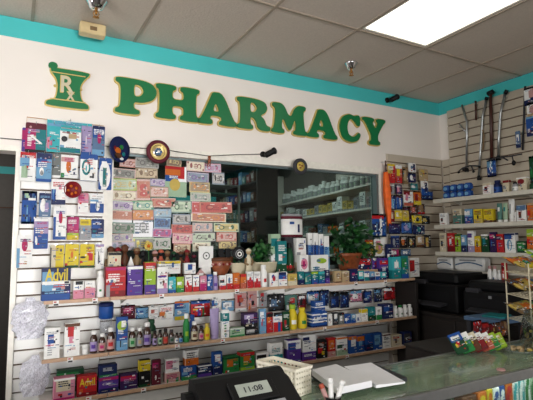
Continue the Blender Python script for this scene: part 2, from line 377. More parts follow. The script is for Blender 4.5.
# left wall with daylight shopfront window; rear opening added for the aimed light
LY = (-1.2, 2.1); LZ = (.75, 2.6)
mb = MB(); mb.box(X0-T, X0, Y0, LY[0], 0, H, 'doorgrey'); mb.box(X0-T, X0, LY[1], YB, 0, H, 'doorgrey'); mb.box(X0-T, X0, LY[0], LY[1], 0, LZ[0], 'doorgrey'); mb.box(X0-T, X0, LY[0], LY[1], LZ[1], H, 'wallpaint'); struct(mb, 'wall_left')
RX0, RX1, RZ0, RZ1 = -.75, 1.45, .7, 2.2
mb = MB(); mb.box(X0-T, RX0, Y0-T, Y0, 0, H, 'doorgrey'); mb.box(RX1, W+T, Y0-T, Y0, 0, H, 'doorgrey'); mb.box(RX0, RX1, Y0-T, Y0, 0, RZ0, 'doorgrey'); mb.box(RX0, RX1, Y0-T, Y0, RZ1, H, 'doorgrey'); struct(mb, 'wall_rear')
mb = MB()
for x in (RX0, (RX0+RX1)/2-.025, RX1-.05): mb.box(x, x+.05, Y0-.08, Y0-.03, RZ0, RZ1, 'aluminium')
for z in (RZ0, RZ1-.05): mb.box(RX0, RX1, Y0-.08, Y0-.03, z, z+.05, 'aluminium')
struct(mb, 'window_3')
root = MB()
for y in (LY[0], (LY[0]+LY[1])/2-.02, LY[1]-.05): root.box(X0-.08, X0-.03, y, y+.05, LZ[0], LZ[1], 'aluminium')
for z in (LZ[0], LZ[1]-.05): root.box(X0-.08, X0-.03, LY[0], LY[1], z, z+.05, 'aluminium')
wf = struct(root, 'window_1')
# pharmacy window in the front wall
mb = MB(); f = .035
mb.box(WX0-.03, WX1+.05, D-.012, D, WZ1, WZ1+.055, 'framewhite'); mb.box(WX0-.03, WX0+.03, D-.012, D, 1.40, WZ1, 'framewhite')
mb.box(WX1+.005, WX1+.05, D-.012, D, 1.40, WZ1, 'framewhite')
mb.box(WX0, WX1, D+.03, D+.07, WZ1-.014, WZ1, 'bluealu'); mb.box(WX0, WX1, D+.03, D+.07, WZ0, WZ0+.03, 'bluealu')
mb.box(WX0, WX0+.03, D+.03, D+.07, WZ0, WZ1, 'bluealu'); mb.box(WX1-.022, WX1, D-.004, D+.07, WZ0, WZ1, 'bluealu')
win = struct(mb, 'window_2')
mb = MB(); mb.box(WX0+.03, WX1-.022, D+.048, D+.054, WZ0+.03, WZ1-.014, 'glass'); mb.build('window_pane', win)
# door casing
mb = MB(); mb.box(DX1, .028, D-.03, D, 0, DZ, 'framewhite'); mb.box(DX0-.05, .028, D-.02, D, DZ, 2.178, 'framewhite'); mb.box(DX0-.05, DX0, D-.02, D, 0, DZ, 'framewhite'); struct(mb, 'door_1')
# ---------------------------------------------------------------- slatwall panels
def slat_panel(x0, x1, z0, z1, label, m='slat', side='Y', pitch=.0762, over=None):
    mb = MB(); z = z1; th = .018; prof = []
    while z > z0+1e-4:
        zl = max(z0, z-pitch); g = .009
        mb.cbox(x0, x1, -th, 0, zl+g, z, m, .002); mb.box(x0+.001, x1-.001, -.006, 0, zl, zl+g, 'groove'); z = zl
    loc = (0, D-.0015, 0) if side == 'Y' else (W-.0015, 0, 0)
    o = mb.build('slatwall_panel', loc=loc, rz=0 if side == 'Y' else -PI/2); tag(o, label, 'slatwall', 'slatwall panels'); return o
slat_panel(.03, .49, 0, 2.30, 'tall white slatwall panel at the far left beside the doorway')
slat_panel(.492, 2.84, 0, 1.355, 'wide white slatwall panel below the pharmacy window')
slat_panel(2.90, 3.604, 0, 2.385, 'narrow slatwall panel right of the window, reaching the room corner', 'slatr')
slat_panel(-2.90, -1.2, 1.0, 2.845, 'beige slatwall panel on the right-hand wall above the printers', 'slatr', 'X')
slat_panel(-2.982, -2.902, 1.0, 2.38, 'very narrow slatwall strip filling the room corner above the printers', 'slatr', 'X')
# ---------------------------------------------------------------- gondola shelves on the front wall
def shelf(x0, x1, z, y0, label, tags, grp='goods shelves under the pharmacy window'):
    root = empty('wall_shelf', ((x0+x1)/2, D-.02, z)); tag(root, label, 'shelf', grp); w = (x1-x0)/2; dp = D-.02-y0
    mb = MB(); mb.cbox(-w, w, -dp+.004, 0, -.018, 0, 'shelfboard'); mb.build('shelf_board', root)
    mb = MB(); mb.cbox(-w, w, -dp-.006, -dp+.004, -.017, .002, 'shelfedge'); mb.build('front_edge', root)
    for s in (-w*.82, w*.82):
        mb = MB(); mb.add([(s-.003, 0, -.018), (s-.003, -dp*.8, -.018), (s-.003, 0, -.07), (s+.003, 0, -.018), (s+.003, -dp*.8, -.018), (s+.003, 0, -.07)], [(0, 1, 2), (5, 4, 3), (0, 3, 4, 1), (1, 4, 5, 2), (2, 5, 3, 0)], 'shelfwhite'); mb.build('bracket', root)
    for t in tags:
        mb = MB(); a = t-(x0+x1)/2; mb.box(a-.014, a+.014, -dp-.0085, -dp-.006, -.028, .001, 'w'); mb.rect(a-.011, a+.011, -.025, -.016, -dp-.009, 'd'); mb.rect(a-.011, a+.002, -.01, -.003, -dp-.009, 'r'); mb.build('price_tag', root)
YF = 2.752
for z, ti, tg in ((1.30, 'top', ([.22, .42], [.8, 1.3], [2.3, 2.6])), (.992, 'middle', ([.3], [.9, 1.2], [2.0, 2.5])), (.768, 'lower', ([.3, .4], [.7, 1.1], [2.2]))):
    shelf(.16, .498, z, YF, ti+' shelf of the far left slatwall, short with a tan front edge', tg[0])
    shelf(.502, 1.70, z, YF, ti+' long shelf under the banknote-covered left half of the window', tg[1])
    shelf(1.704, 2.93, z, YF, ti+' long shelf under the right half of the window', tg[2])
shelf(.502, 1.70, .50, YF, 'lowest long shelf left, mostly hidden behind the black register', [])
shelf(1.704, 2.93, .50, YF, 'lowest long shelf right, behind the glass counter', [])
mb = MB(); mb.cbox(2.936, 2.965, 2.75, D-.02, 0, 1.26, 'darkcab'); tag(mb.build('end_panel'), 'dark brown upright panel closing the right end of the wall shelves', 'panel')
# ledge below the window
root = empty('window_ledge', (1.68, D-.02, 1.378)); tag(root, 'narrow white ledge running along the base of the pharmacy window', 'ledge')
mb = MB(); mb.cbox(-1.16, 1.16, -.125, .05, -.02, 0, 'shelfboard'); mb.build('ledge_board', root)
mb = MB(); mb.cbox(-1.16, 1.16, -.130, -.125, -.026, .002, 'shelfedge'); mb.build('front_edge', root)
# ================================================================ GOODS
S1, S2, S3 = 1.3005, .9925, .7685
row('''
41 71 268 - 0 box n l0349 v9003 *y169AAdvil t5573 w0505 wA404 r4484 -w6575 b0002 -l1285 | navy carton with yellow lettering at the left end of the top shelf
73 84 281 - 0 box w p0005 -b2666 -r2342 k289A | small white and pink carton beside the navy carton on the top shelf
84.5 95.5 281 - 0 box w p0006 -o1667 -r2342 | small pink carton with white top next to the white bottle
96.5 105 271 - 0 bot w ww g3365 | white pill bottle with a green leafy label on the top shelf | bottle
105.5 126 267 - 0 box r R0002 s0024 -b1434 w0555 -w1578 m0AAA | red carton with white lettering above a dark red band, top shelf
127 143 266 - 0 box v w09AA a0829 -w1729 -w2425 | purple carton with white top band beside the red carton
144.5 156 262 - 0 box e v0003 p0AAA r08AA -w1899 -v2122 | lime carton with a pink top and purple foot on the top shelf
157 168 267 - 0 box w @v0697 z5375 p6264 a0002 | white carton with purple oval and a pictured hand, top shelf
168.5 176 277 - 0 box c b0002 -w1568 w0345 | low teal carton beside the low green carton, top shelf
176.5 184 277 - 0 box e g0003 w1577 -g1234 | low green carton with white patch, top shelf
185 192 275 - 0 box w r0004 @r2367 -k1899 | white carton with red bottom, left of its twin, top shelf
192.8 199.3 275 - 0 box w r0003 @r3356 -b1899 | white carton with red bottom, right of its twin, top shelf
200 207 276 - 0 box p m0005 -w1678 | pink and magenta carton on the top shelf below the white clock plaque
207.5 213 274.5 - 0 box b w0346 -w1789 | slim blue carton with a white stripe beside the pink one, top shelf
213.5 219 272 - 0 bot a wa v1377 | lavender bottle with white cap on the top shelf | bottle
219.8 226.3 275.5 - 0 box w k0577 r0003 -k2233 | white carton with a black panel and red foot, top shelf
226.8 232.8 274 - 0 box w r0004 @B2468 | white carton with blue-grey dot and red foot, top shelf
233.3 240 273 - 0 box o r0003 -w2567 | orange carton with red foot, left of the darker orange one
240.5 246.5 274 - 0 box o O0004 r08AA | narrower orange carton with red top, top shelf
247.2 253.5 271.5 - 0 box w r0005 -s1789 @r3377 | white carton over red waves, left of two beside the bowl planter
254 260.8 271.5 - 0 box w r0004 -s1789 @r3366 | white carton over red waves, right of two beside the bowl planter
261.8 269 265 - 0 bot w ww r3377 | white bottle with a red heart bow below the bowl planter | bottle
270 278 273 - 0 box w @b2669 @r3478 -r1133 | white carton printed with a blue and red ball, top shelf
278.5 287.5 272 - 0 box w b0599 n089A -b1123 | white carton with blue top half, top shelf centre
288 297.5 274 - 0 box Y i0004 -z2567 | mustard yellow carton on the top shelf centre
298.5 304.5 271.5 - 0 box t n0004 -w2567 | dark teal carton, left of the pair right of the yellow carton
305.2 311 272 - 0 box t q0236 n0AAA | slim teal carton with pale patch right of the yellow carton
311.6 318.2 271.5 - 0 box t e08AA b0004 -w2567 | teal carton with lime top edge under the lime card
318.8 325 271.5 - 0 box t c08AA b0003 -w2456 | teal carton with cyan top edge under the lime card
325.6 330 270 - 0 box n v0004 -w2678 | navy and violet carton left of the tan twins
335 341.7 271 - 0 box x -z2588 z0001 | tan carton, left one of the tan twins below the brown pot
342.3 349.5 271 - 0 box x -z2588 i08AA | tan carton, right one of the tan twins below the brown pot
350.5 358 269 - 0 box n m2567 -w2344 | dark navy carton right of the tan twins
359 364 271 - 0 box c w0589 n0002 | pale teal carton, first of a row of small blue and white cartons below the plant
364.5 369.5 271 - 0 box w t0004 b08AA | white and teal small carton, second in the row below the plant
370 375 271.5 - 0 box l n0004 w3578 | light blue small carton, third in the row below the plant
375.5 380.5 272 - 0 box w b0005 -n1689 | white over blue small carton, fourth in the row below the plant
381 386.5 272 - 0 box c n0003 w3589 | cyan and navy small carton, last in the row below the plant
393 401.5 257 - 0 box c t0004 w2578 | tall bright cyan carton near the right end of the top shelf
402 409 256 - 0 box t g0579 b0002 -w2444 | tall dark teal and green carton near the right end of the top shelf
''', 'Y', 2.768, S1, grp='goods on the top shelf', depthmax=.07)
row('''
158 181 261 274 .09 box w y08AA -s1467 b6579 | white carton with yellow top edge standing behind the purple oval carton
184 196 263 274 .09 box w b3479 -l1334 | white carton with blue patch standing behind the red-footed twins
300 309 255 - .05 box w @p1599 m3668 | white carton with a pink heart standing behind the dark teal cartons
311 329 255 - .08 box w w09AA @e3799 -t1356 -b2446 | wide white carton with lime arc standing behind the teal cartons
380 392 258 - .055 box v n0005 r0779 -w2456 | purple and red carton behind the small blue row
410 420 258 - .06 box w r0359 -R1344 | white carton with red block at the right end of the top shelf
''', 'Y', 2.775, S1, grp='goods on the top shelf', depthmax=.04)
row('''
44 60 328 - 0 box w -s1889 b2568 n6575 a2445 -s2124 | tall white carton with a blue square on the middle shelf
64 80 323 - 0 box w -R1889 r2669 p3466 -b2132 z09AA | tall white carton with a red block on the middle shelf
82 89 345 - 0 jar w w | tiny white jar beside the red-block carton | jar
90 98 331 - 0 med s wa v1377 | dark bottle with a lilac label, first of three beside the blue carton | bottle
98.8 106 334 - 0 med s wP m1377 | dark bottle with a pale pink label, middle of three beside the blue carton | bottle
107 115.5 328 - 0 med s wP r1377 | taller dark bottle with a pink label touching the blue carton | bottle
116.5 128 317 - 0 box b -w1567 @e0699 l0003 k3143 w4789 | tall blue carton with a green swirl on the middle shelf
129 136.5 328 - 0 med s wq g2377 | dark bottle with round green label right of the blue carton | bottle
137 143.3 328 - 0 med s ws x2377 | dark bottle with a beige label and white cap on the middle shelf | bottle
144 152 323 - 0 med s wa v0377 | dark bottle with white cap and purple label on the middle shelf | bottle
153 158 331 - 0 med s ka d2377 | small black-capped bottle with a lilac label on the middle shelf | bottle
158.3 163 330 - 0 med s kq G2377 | small black-capped bottle with a green label on the middle shelf | bottle
163.5 169 329 - 0 med s kO r1377 | small black-capped bottle with an orange label on the middle shelf | bottle
169.5 175 330 - 0 med s dS G2377 | small dull green-labelled bottle right of the orange-labelled one | bottle
175.5 179 333 - 0 med s kw b2377 | tiny bottle with white label left of the green lotion bottle | bottle
179.3 183.5 333 - 0 med s kl b2377 | tiny bottle with light blue label left of the green lotion bottle | bottle
184 190.5 314 - 0 bot g wg e2377 | tall green lotion bottle with white cap | bottle
192 199 322 - 0 med s wi z1377 | dark bottle with cream label right of the green lotion bottle | bottle
199.5 204.8 326 - 0 med s kP m1377 | small dark bottle with pink label left of the yellow bottle | bottle
205 211 324 - 0 bot y Yy o1377 | small yellow bottle on the middle shelf | bottle
211.5 221 309 - 0 tub a a v1757 | tall lavender tube standing upright on the middle shelf | tube
222 229.5 310 - 0 box w t06A9 -g3135 -w2777 | tall white carton with a teal band right of the lavender tube
230 245 328 - 0 box q g0002 -g1478 w0AAA | low pale green carton lying on the middle shelf
246 258.5 328.5 - 0 box k s0379 -w1578 | low black carton lying under the dark purple packet
260 266.5 309 - 0 box l w0769 @r2345 -w1577 | tall light blue carton on the middle shelf
267 273 313 - 0 box r o0569 k08AA | red and orange carton right of the tall light blue one
273.5 282.5 312 - 0 box w r0005 b5005 k08AA -b1677 | white carton with red and blue foot and black top, middle shelf
283 290 312 - 0 box G r2256 -w1789 | green carton with red patch on the middle shelf
291 299 305 - 0 bot y ey w1377 | yellow bottle with lime cap, left of two on the middle shelf | bottle
300.5 309 308 - 0 bot y yy g2377 | yellow bottle with yellow cap, right of two on the middle shelf | bottle
312 328 312 - 0 box b w0809 w0506 w0303 n0001 -w1667 -w1345 -w1899 | wide deep blue carton with white stripes on the middle shelf
328.6 332.6 314 - 0 box w s0456 | thin white carton right of the striped blue one, middle shelf
333 338.6 312.5 - 0 box d w2589 | dark grey small carton with a white patch, middle shelf
339 344.5 312.5 - 0 box S w2367 k08AA | grey small carton with a black top, middle shelf
345 351 314 - 0 box b w0346 | small blue carton left of the light blue one, middle shelf
351.5 356 314 - 0 box l b0004 w2689 | small light blue carton with blue foot, middle shelf
356.5 361 314 - 0 box w b2256 | small white carton with blue square, middle shelf
361.5 368 309 - 0 box w y07AA -s1456 | white carton with a yellow top, middle shelf right
368.5 376 307 - 0 box t G0004 c5669 | teal and dark green carton, middle shelf right
376.5 382 307 - 0 box w g0004 -G2678 | white and green carton, middle shelf right
383 394 304 - 0 box n b1569 w3455 | navy carton with blue panel, middle shelf right
395 399.5 306 - 0 bot w ww g3366 | white bottle, first of four at the right end of the middle shelf | bottle
400 404.5 305.5 - 0 bot w gw g3366 | white bottle with green cap, second of four at the right end of the middle shelf | bottle
405 409.2 305 - 0 bot w ww k3366 | white bottle with dark mark, third of four at the right end of the middle shelf | bottle
409.6 413.8 304.5 - 0 bot w ww z3366 | white bottle with brown mark, last of four at the right end of the middle shelf | bottle
''', 'Y', 2.768, S2, grp='goods on the middle shelf', depthmax=.075)
row('''
314.5 325.5 301 312 .01 box b w0405 -w1689 | smaller deep blue carton stacked on the wide striped one
148 157 320 - .09 bot G Gq g2377 | green-capped bottle behind the purple-labelled one on the middle shelf | bottle
190 196.5 315 - .085 bot b bb w2345 | blue-capped bottle behind the cream-labelled one | bottle
244 258 313 327.5 .01 box V a0679 k0003 -w3345 | dark purple packet stacked on the low black carton
''', 'Y', 2.768, S2, grp='goods on the middle shelf', depthmax=.06)
row('''
53 75 378 - 0 box p i1489 -d2679 r2243 w0AAA m0001 | pink carton with a cream panel on the lower shelf
76.5 97 376 - 0 box r *y1599Advil t4455 -o1234 R0002 | red carton with yellow lettering on the lower shelf
98.5 119 377 - 0 box v m08AA -a2577 n0003 | purple carton with pink top on the lower shelf
120 138 374 - 0 box V m0699 -a2457 r0889 | purple and magenta carton on the lower shelf
139 150.5 360 - 0 box k y06AA -k1879 w2344 G0001 | tall black carton with a yellow top on the lower shelf
152 161 360 - 0 box u m0779 -p1768 @w3254 | tall maroon carton with a white dot on the lower shelf
165 180.5 373 - 0 box P g1024 g7095 -m1489 | pink carton with green marks on the lower shelf
181.5 197 366 - 0 box b g0003 l0446 -w1679 | blue and green carton on the lower shelf
198 212 365 - 0 box n w09AA w0556 -w1778 v0003 | navy carton with white lines on the lower shelf
213 222.5 352 - 0 box b n0004 w2689 | tall blue carton left of the green and orange cartons
223.5 239.5 357 - 0 box g o2468 r1022 -o2799 G0AAA | green carton with orange picture, left of two
240.5 255 352 - 0 box g o2578 r08AA e0002 -y2355 | green carton with red top, right of two
256.5 269 353 - 0 box w k0589 s0002 -w1677 | white carton with a dark band right of the green cartons
270.5 283 343 - 0 box w c0005 t0223 -t1688 | white over teal carton on the lower shelf
283.8 287.4 360 - 0 box r w0567 | small red carton squeezed beside the teal one
288 301.5 340 - 0 box v w06AA b0669 -v1899 -a1445 | violet carton with blue and white top on the lower shelf
302.5 316.5 352 - 0 box v -w1578 m0001 | violet carton under the white and navy one
318 327.5 340 - 0 box k r0356 y4244 z0779 | black carton with red stripe on the lower shelf
328.5 336 338 - 0 box r o0489 P0003 | red and orange carton on the lower shelf
337 348 337 - 0 box w G0456 q0003 o09AA | white and green carton on the lower shelf
349 357 336 - 0 box b w3499 o08AA | blue carton with orange top, left of two
357.5 365 336 - 0 box b l2479 o07AA | blue carton with orange top and light panel, right of two
366 373.5 334 - 0 box b n0004 | plain blue carton, left of two on the lower shelf right
374 382.5 333 - 0 box b l1389 -n2567 | blue carton with light panel, right of two on the lower shelf right
383.5 391.5 334 - 0 box w s0445 z09AA -d1678 | white carton with brown top edge on the lower shelf right
392 402 335 - 0 box i z3357 -r1779 | cream carton with a brown picture on the lower shelf right
404 412 332 - 0 box n d0389 w3445 | navy carton at the right end of the lower shelf
''', 'Y', 2.768, S3, grp='goods on the lower shelf', depthmax=.085)
row('''
99 117.5 365 376.8 .01 box n s2578 g0002 | navy packet lying on top of the purple carton
165.5 179.5 359 372.7 .01 box w p0359 -m1789 | white and pink carton stacked on the pink one
185 199 350.5 365.5 .015 box w o0005 -k1579 -w2233 | white and orange carton stacked on the blue and green one
302.5 316.5 335 351.7 .01 box w n0759 -n1567 -s1344 | white and navy carton stacked on the violet one
''', 'Y', 2.768, S3, grp='goods on the lower shelf', depthmax=.07)
row('''
56 84 370 - .1 box G g0589 | green carton lying behind the pink and red cartons
''', 'Y', 2.79, S3, grp='goods on the lower shelf', depthmax=.06)
# packets hanging on the slatwall between the top and middle shelves
row('''
121 135 305 319 0 bag u m2478 -p2588 | maroon packet hanging above the blue carton | packet
136 148 307 319 .01 bag l b0667 w0AAA b0119 -w2466 | light blue packet hanging beside the maroon one | packet
149 158 307 319.5 0 card w -s1345 r4658 O2568 #w2265 | white blister card hanging beside the light blue packet | card
159.5 173 306 320 0 card w -r1699 -s1355 o0346 k2233 #i3155 | white card with orange stripe hanging left of the yellow-edged packet | card
174.5 189 301 320 .01 card l y0002 b0669 -n1688 w2345 o0AAA #w2355 | light blue card with yellow foot hanging above the bottles | card
191 210 300 317 0 bag r b08AA v3157 g6175 y1434 -w2677 | wide red and blue packet hanging left of the lavender tube | packet
211.5 221 299 309 0 card w b0339 r3355 #l2377 | white and blue card hanging above the lavender tube | card
222 234 301 311 0 card l w1489 -n2567 #w2255 | pale blue card hanging above the teal-banded carton | card
235 246.5 293 312 0 card P r2569 u3357 w0002 #O2588 | pale pink card with a red picture, left of two tilted cards | card
247.5 257 290 312 0 card P r2568 o1134 k4345 #P2578 | pale pink card with a dark picture, right of two tilted cards | card
259 267 291 307 .02 card s r2469 w0AAA k3355 #S2467 | grey card hanging above the tall light blue carton | card
268 284 294 311 0 bag d k0679 B2357 w1323 | dark grey packet hanging left of the green tinted one | packet
285 297 295 311 .01 card T r4588 w1134 -k2567 #z2266 | green tinted card with red mark hanging above the green carton | card
298 306 295 309 0 bag R k2357 w1789 | dark red packet hanging above the yellow bottle | packet
307 319 291 305 .01 bag l w1267 p6599 b08AA | light blue and pink packet hanging above the striped blue carton | packet
320 329 290 306 0 bag n b2357 | dark navy packet hanging left of the paired packets | packet
330.5 339 292 308 0 bag n w3556 k07AA b1256 | navy packet with black top, left of the pair | packet
340 349 292 308 .004 bag n b3368 k08AA w3545 | navy packet with blue picture, right of the pair | packet
350.5 362 290 302 0 bag p w2367 l07AA | pink and light blue packet hanging above the small cartons | packet
363.5 372 291 303 0 card n b2389 w1313 #l3366 | small navy card hanging right of the pink packet | card
374 382 289 302 0 bag n d2388 l0779 | navy packet with light top hanging left of the red one | packet
384 395 287 300 0 bag r R2268 w0779 | red rounded packet hanging at the right above the navy carton | packet
''', 'Y', 2.955, 0, wallval=D-.02, grp='packets hanging between the top and middle shelves')
# blue canister behind the dark bottles (hung from the wall in a holder)
P = onY(107, 328, 2.86); root = empty('hanging_canister', (P.x, 2.90, P.z+.005)); tag(root, 'big blue canister with a clear foot behind the three dark bottles', 'canister')
mb = MB(); mb.lathe([(.036, .045), (.042, .05), (.042, .125), (.038, .132)], 'b', 20); mb.build('canister_body', root)
mb = MB(); mb.lathe([(.030, -.05), (.034, -.04), (.036, .044)], 'clear', 20); mb.build('clear_foot', root)
mb = MB(); mb.lathe([(.043, .118), (.044, .13), (.036, .14)], 'n', 20); mb.box(-.01, .01, .035, .085, .10, .11, 'n'); mb.build('lid', root)
# ---------------------------------------------------------------- far left hanging display
row('''
25.5 46.5 123 153 .0 card m t5505 t50AA u08AA -a1778 k0001 -w1235 -w1446 w3546 /w2386 | purple and teal card with a diagonal white thermometer | card
22 36 128 152 .03 card v m0559 -p1244 | purple card peeking out left behind the thermometer card | card
47 61 123 152 .0 card c @p0115 p1125 @m3244 l0AAA -w2667 #p2244 | bright cyan card with a pink corner on the left display | card
60 81 129 153 -.012 card w t0002 l0223 -t1899 x4688 c09AA #d0447 | white card with a grey block and teal foot on the left display | card
47 92 121 128 .035 card c w0AAA -l1389 | long cyan header strip behind the white and cyan cards | card
81.5 92 126 155 .0 card a b0001 -b1145 #w4357 | lavender card with a slim clear tube on the left display | card
92.5 105 126 156 .0 card B b0699 @m4478 l0002 -w1799 n0AAA #m4475 | blue card with a magenta figure at the display's upper right | card
20 36 152 181 .0 card w r08AA -w1899 l0568 q1155 #q2156 | white card with red header holding a pale green jar | card
36.5 52 153 182 -.006 card l n08AA b0578 @w2255 @d3344 -w1577 b0001 #s2254 | sky blue card with navy header and an eye picture | card
52.5 61 153 178 .0 card S d0445 w0001 | grey card in two squares beside the sky blue card | card
61 78 155 178 -.012 card w @o3268 @O4456 P0779 -m2789 g0022 #o3257 | white card with an orange foot picture on the left display | card
80 98 154 181 -.006 card b w00A8 @t1268 @w2357 -r4678 d7183 #c3346 | white and blue card with a teal ring on the left display | card
99 112 158 190 -.012 card b @w0099 w2069 T3137 #t3157 | blue card with a white brush and teal bristles, right edge of display | card
22 37 191 224 .0 bag b n07AA @q1859 @w5798 T3546 l3145 | rounded blue pack with navy top at the display's left edge | packet
39 51 193 217 .0 card B n07AA @w1267 a5246 -l1899 #w1468 | blue card with a long white product on the left display | card
51.5 66 179 205 -.012 card w b0036 l1126 -r1799 p5678 n0002 #b1135 | white card with blue foot hanging above the pink oval card | card
78 88.5 193 213 .0 card p w0005 m0769 -m1677 a1223 #w3145 | small pink and white card on the left display | card
90 104 194 213 .0 card w b0005 @w4146 l0667 -s1788 #B4157 | white card with blue lower half on the left display | card
53.5 66.5 207 240 -.014 card w l0025 b0027 b00A1 @m4579 @r5578 -b2899 #m5568 | tall white card with pink oval and blue edge, centre of display | card
67 79 217 240 .0 card m y0002 -w1789 -p1566 -R1344 e0202 | magenta card with a yellow foot on the left display | card
80 91 219 240 .0 card s y07AA -z1888 w1334 l4455 #l2456 | silver card with a yellow top on the left display | card
91.5 104 219 238 .0 card n b0579 -w1788 l0002 t1344 #b3344 | navy blue card with a white title on the left display | card
34 48.5 218 249 -.004 card a b0005 b0577 w09AA -m2899 -w1577 w1224 #w1134 | lilac-topped card with blue body on the left display | card
17 32.5 235 268 .0 card w l0026 @m3579 @r4568 -n2899 x5172 #m4568 | white card with pink oval, lowest at the display's left edge | card
50 64 245 269 .0 card i y40AA -x1899 d0019 | cream card with a yellow right side above the navy carton | card
65 79 244 268 .0 card y -o3788 @o4467 r0122 G0001 -r2233 | yellow card with orange figure, left of two yellow cards | card
80 94.5 244 268 .0 card y r0223 @r5557 r6366 @k0445 G0001 -z4888 | yellow card with a red flower, right of two yellow cards | card
95.5 104 244 269 -.005 card w -s1788 k3247 a0AAA #k4256 | narrow white card with a black device right of the yellow cards | card
''', 'Y', 2.925, 0, wallval=D-.02, grp='cards hanging on the left slatwall')
# red and amber ornamental bowl hung between the cards
P = onY(72.5, 190, 2.93); root = empty('ornament_bowl', (P.x, P.y, P.z), rot=(PI/2, 0, 0)); tag(root, 'small round dark red bowl with glowing orange spots hung between cards', 'ornament')
mb = MB(); mb.lathe([(.005, -.015), (.03, -.01), (.045, .004), (.05, .02), (.046, .02), (.03, .0), (.004, -.006)], 'R', 20); mb.build('bowl', root)
mb = MB(); [mb.ball((.024*math.cos(a), .024*math.sin(a), .004), .009, 'o', 8, 6) for a in (0.5, 1.9, 3.3, 4.6, 5.6)]; mb.build('spots', root)
# thin wire frame above the display and display frame edge
mb = MB(); a = onY(27, 117, 2.97); b_ = onY(104, 126, 2.97); mb.tube([(a.x, 2.97, 2.2), (a.x, 2.97, a.z), (b_.x, 2.97, b_.z), (b_.x, 2.97, 2.2)], .0022, 'brass', 6); tag(mb.build('display_wire'), 'thin brass wire frame rising above the left display cards', 'wire frame')
# clear plastic bags at the far left
def clear_bag(px, y0, y1, label, Yp, fill):
    A, B = onY(px[0], y0, Yp), onY(px[1], y1, Yp); w = B.x-A.x; h = A.z-B.z; root = empty('plastic_bag', ((A.x+B.x)/2, Yp, B.z)); tag(root, label, 'bag')
    mb = MB(); n = 18; K = 12; vs = []; rnd = random.Random(px[0])
    for k in range(K+1):
        t = k/K; r = w/2*(.55+.5*math.sin(PI*(t*.85+.08))) if t < .85 else w/2*(.35-.6*(t-.85))
        for i in range(n): a = 2*PI*i/n; q = 1+rnd.uniform(-.14, .14); vs.append((r*q*math.cos(a), r*.38*q*math.sin(a), h*t*(1+rnd.uniform(-.02, .02))))
    fs = [(k*n+i, k*n+(i+1) % n, k*n+n+(i+1) % n, k*n+n+i) for k in range(K) for i in range(n)]+[tuple(range(n-1, -1, -1)), tuple(range(K*n, K*n+n))]
    mb.add(vs, fs, 'bagfilm'); mb.build('film', root)
    mc = MB()
    for i in range(9): c = (rnd.uniform(-.28, .28)*w, rnd.uniform(-.04, .04)*w, h*rnd.uniform(.15, .6)); mc.ball(c, w*.13, fill[i % len(fill)], 8, 6, (1, .5, .8))
    mc.build('contents', root)
clear_bag((13, 46), 299, 337, 'upper clear plastic bag hanging at the left edge of the shelves', 2.90, 'waw')
clear_bag((21, 48), 357, 393, 'lower clear plastic bag with lilac contents at the left edge of the shelves', 2.90, 'aBw')
# ---------------------------------------------------------------- banknotes on the window
def note(x0, x1, y0, y1, c1, c2, c3, label, off=0.):
    off = .003*((int(x0*3)+int(y0)) % 3)
    Yp = D+.044-off; A, B = onY(x0, (y0+y1)/2, Yp), onY(x1, (y0+y1)/2, Yp); t = onY((x0+x1)/2, y0, Yp).z; b = onY((x0+x1)/2, y1, Yp).z
    c1, c2, c3 = 'note_'+c1, 'note_'+c2, 'note_'+c3
    w, h = (B.x-A.x)*1.06, (t-b)*1.09; mb = MB(); mb.box(-w/2, w/2, -.0008, .0008, -h/2, h/2, c1); y = -.001
    rnd = random.Random(x0*7+y0)
    mb.rect(-w*.46, w*.46, -h*.4, h*.4, y-.0002, c2)
    s = rnd.choice((-1, 1))
    if h > w: mb.disc(0, h*.1, w*.28, h*.18, y-.0007, c3); mb.disc(0, -h*.2, w*.3, h*.12, y-.0009, c3)
    else:
        mb.disc(s*w*.24, 0, w*.11, h*.36, y-.0006, c2); mb.disc(s*w*.24, h*.04, w*.07, h*.26, y-.0008, c3); mb.disc(-s*w*.2, 0, w*.12, h*.26, y-.0006, c3, r0=.6)
        for k in range(3): mb.rect(-w*.1, w*.1, h*(-.2+k*.15), h*(-.14+k*.15), y-.0006, c3)
    for k in range(9): u, v = rnd.uniform(-.42, .36)*w, rnd.uniform(-.36, .3)*h; mb.rect(u, u+rnd.uniform(.04, .14)*w, v, v+rnd.uniform(.05, .16)*h, y-.001-.0001*k, rnd.choice((c2, c3, c1, 'note_w', 'note_d')))
    for a, b2 in ((-1, 1), (1, -1)): mb.rect(a*w*.42-w*.035, a*w*.42+w*.035, b2*h*.3-h*.09, b2*h*.3+h*.09, y-.0008, c3)
    o = mb.build('banknote', loc=((A.x+B.x)/2, Yp, (t+b)/2), rot=(0, rnd.uniform(-.04, .04), 0)); tag(o, label, 'banknote', 'banknotes taped to the window'); return o
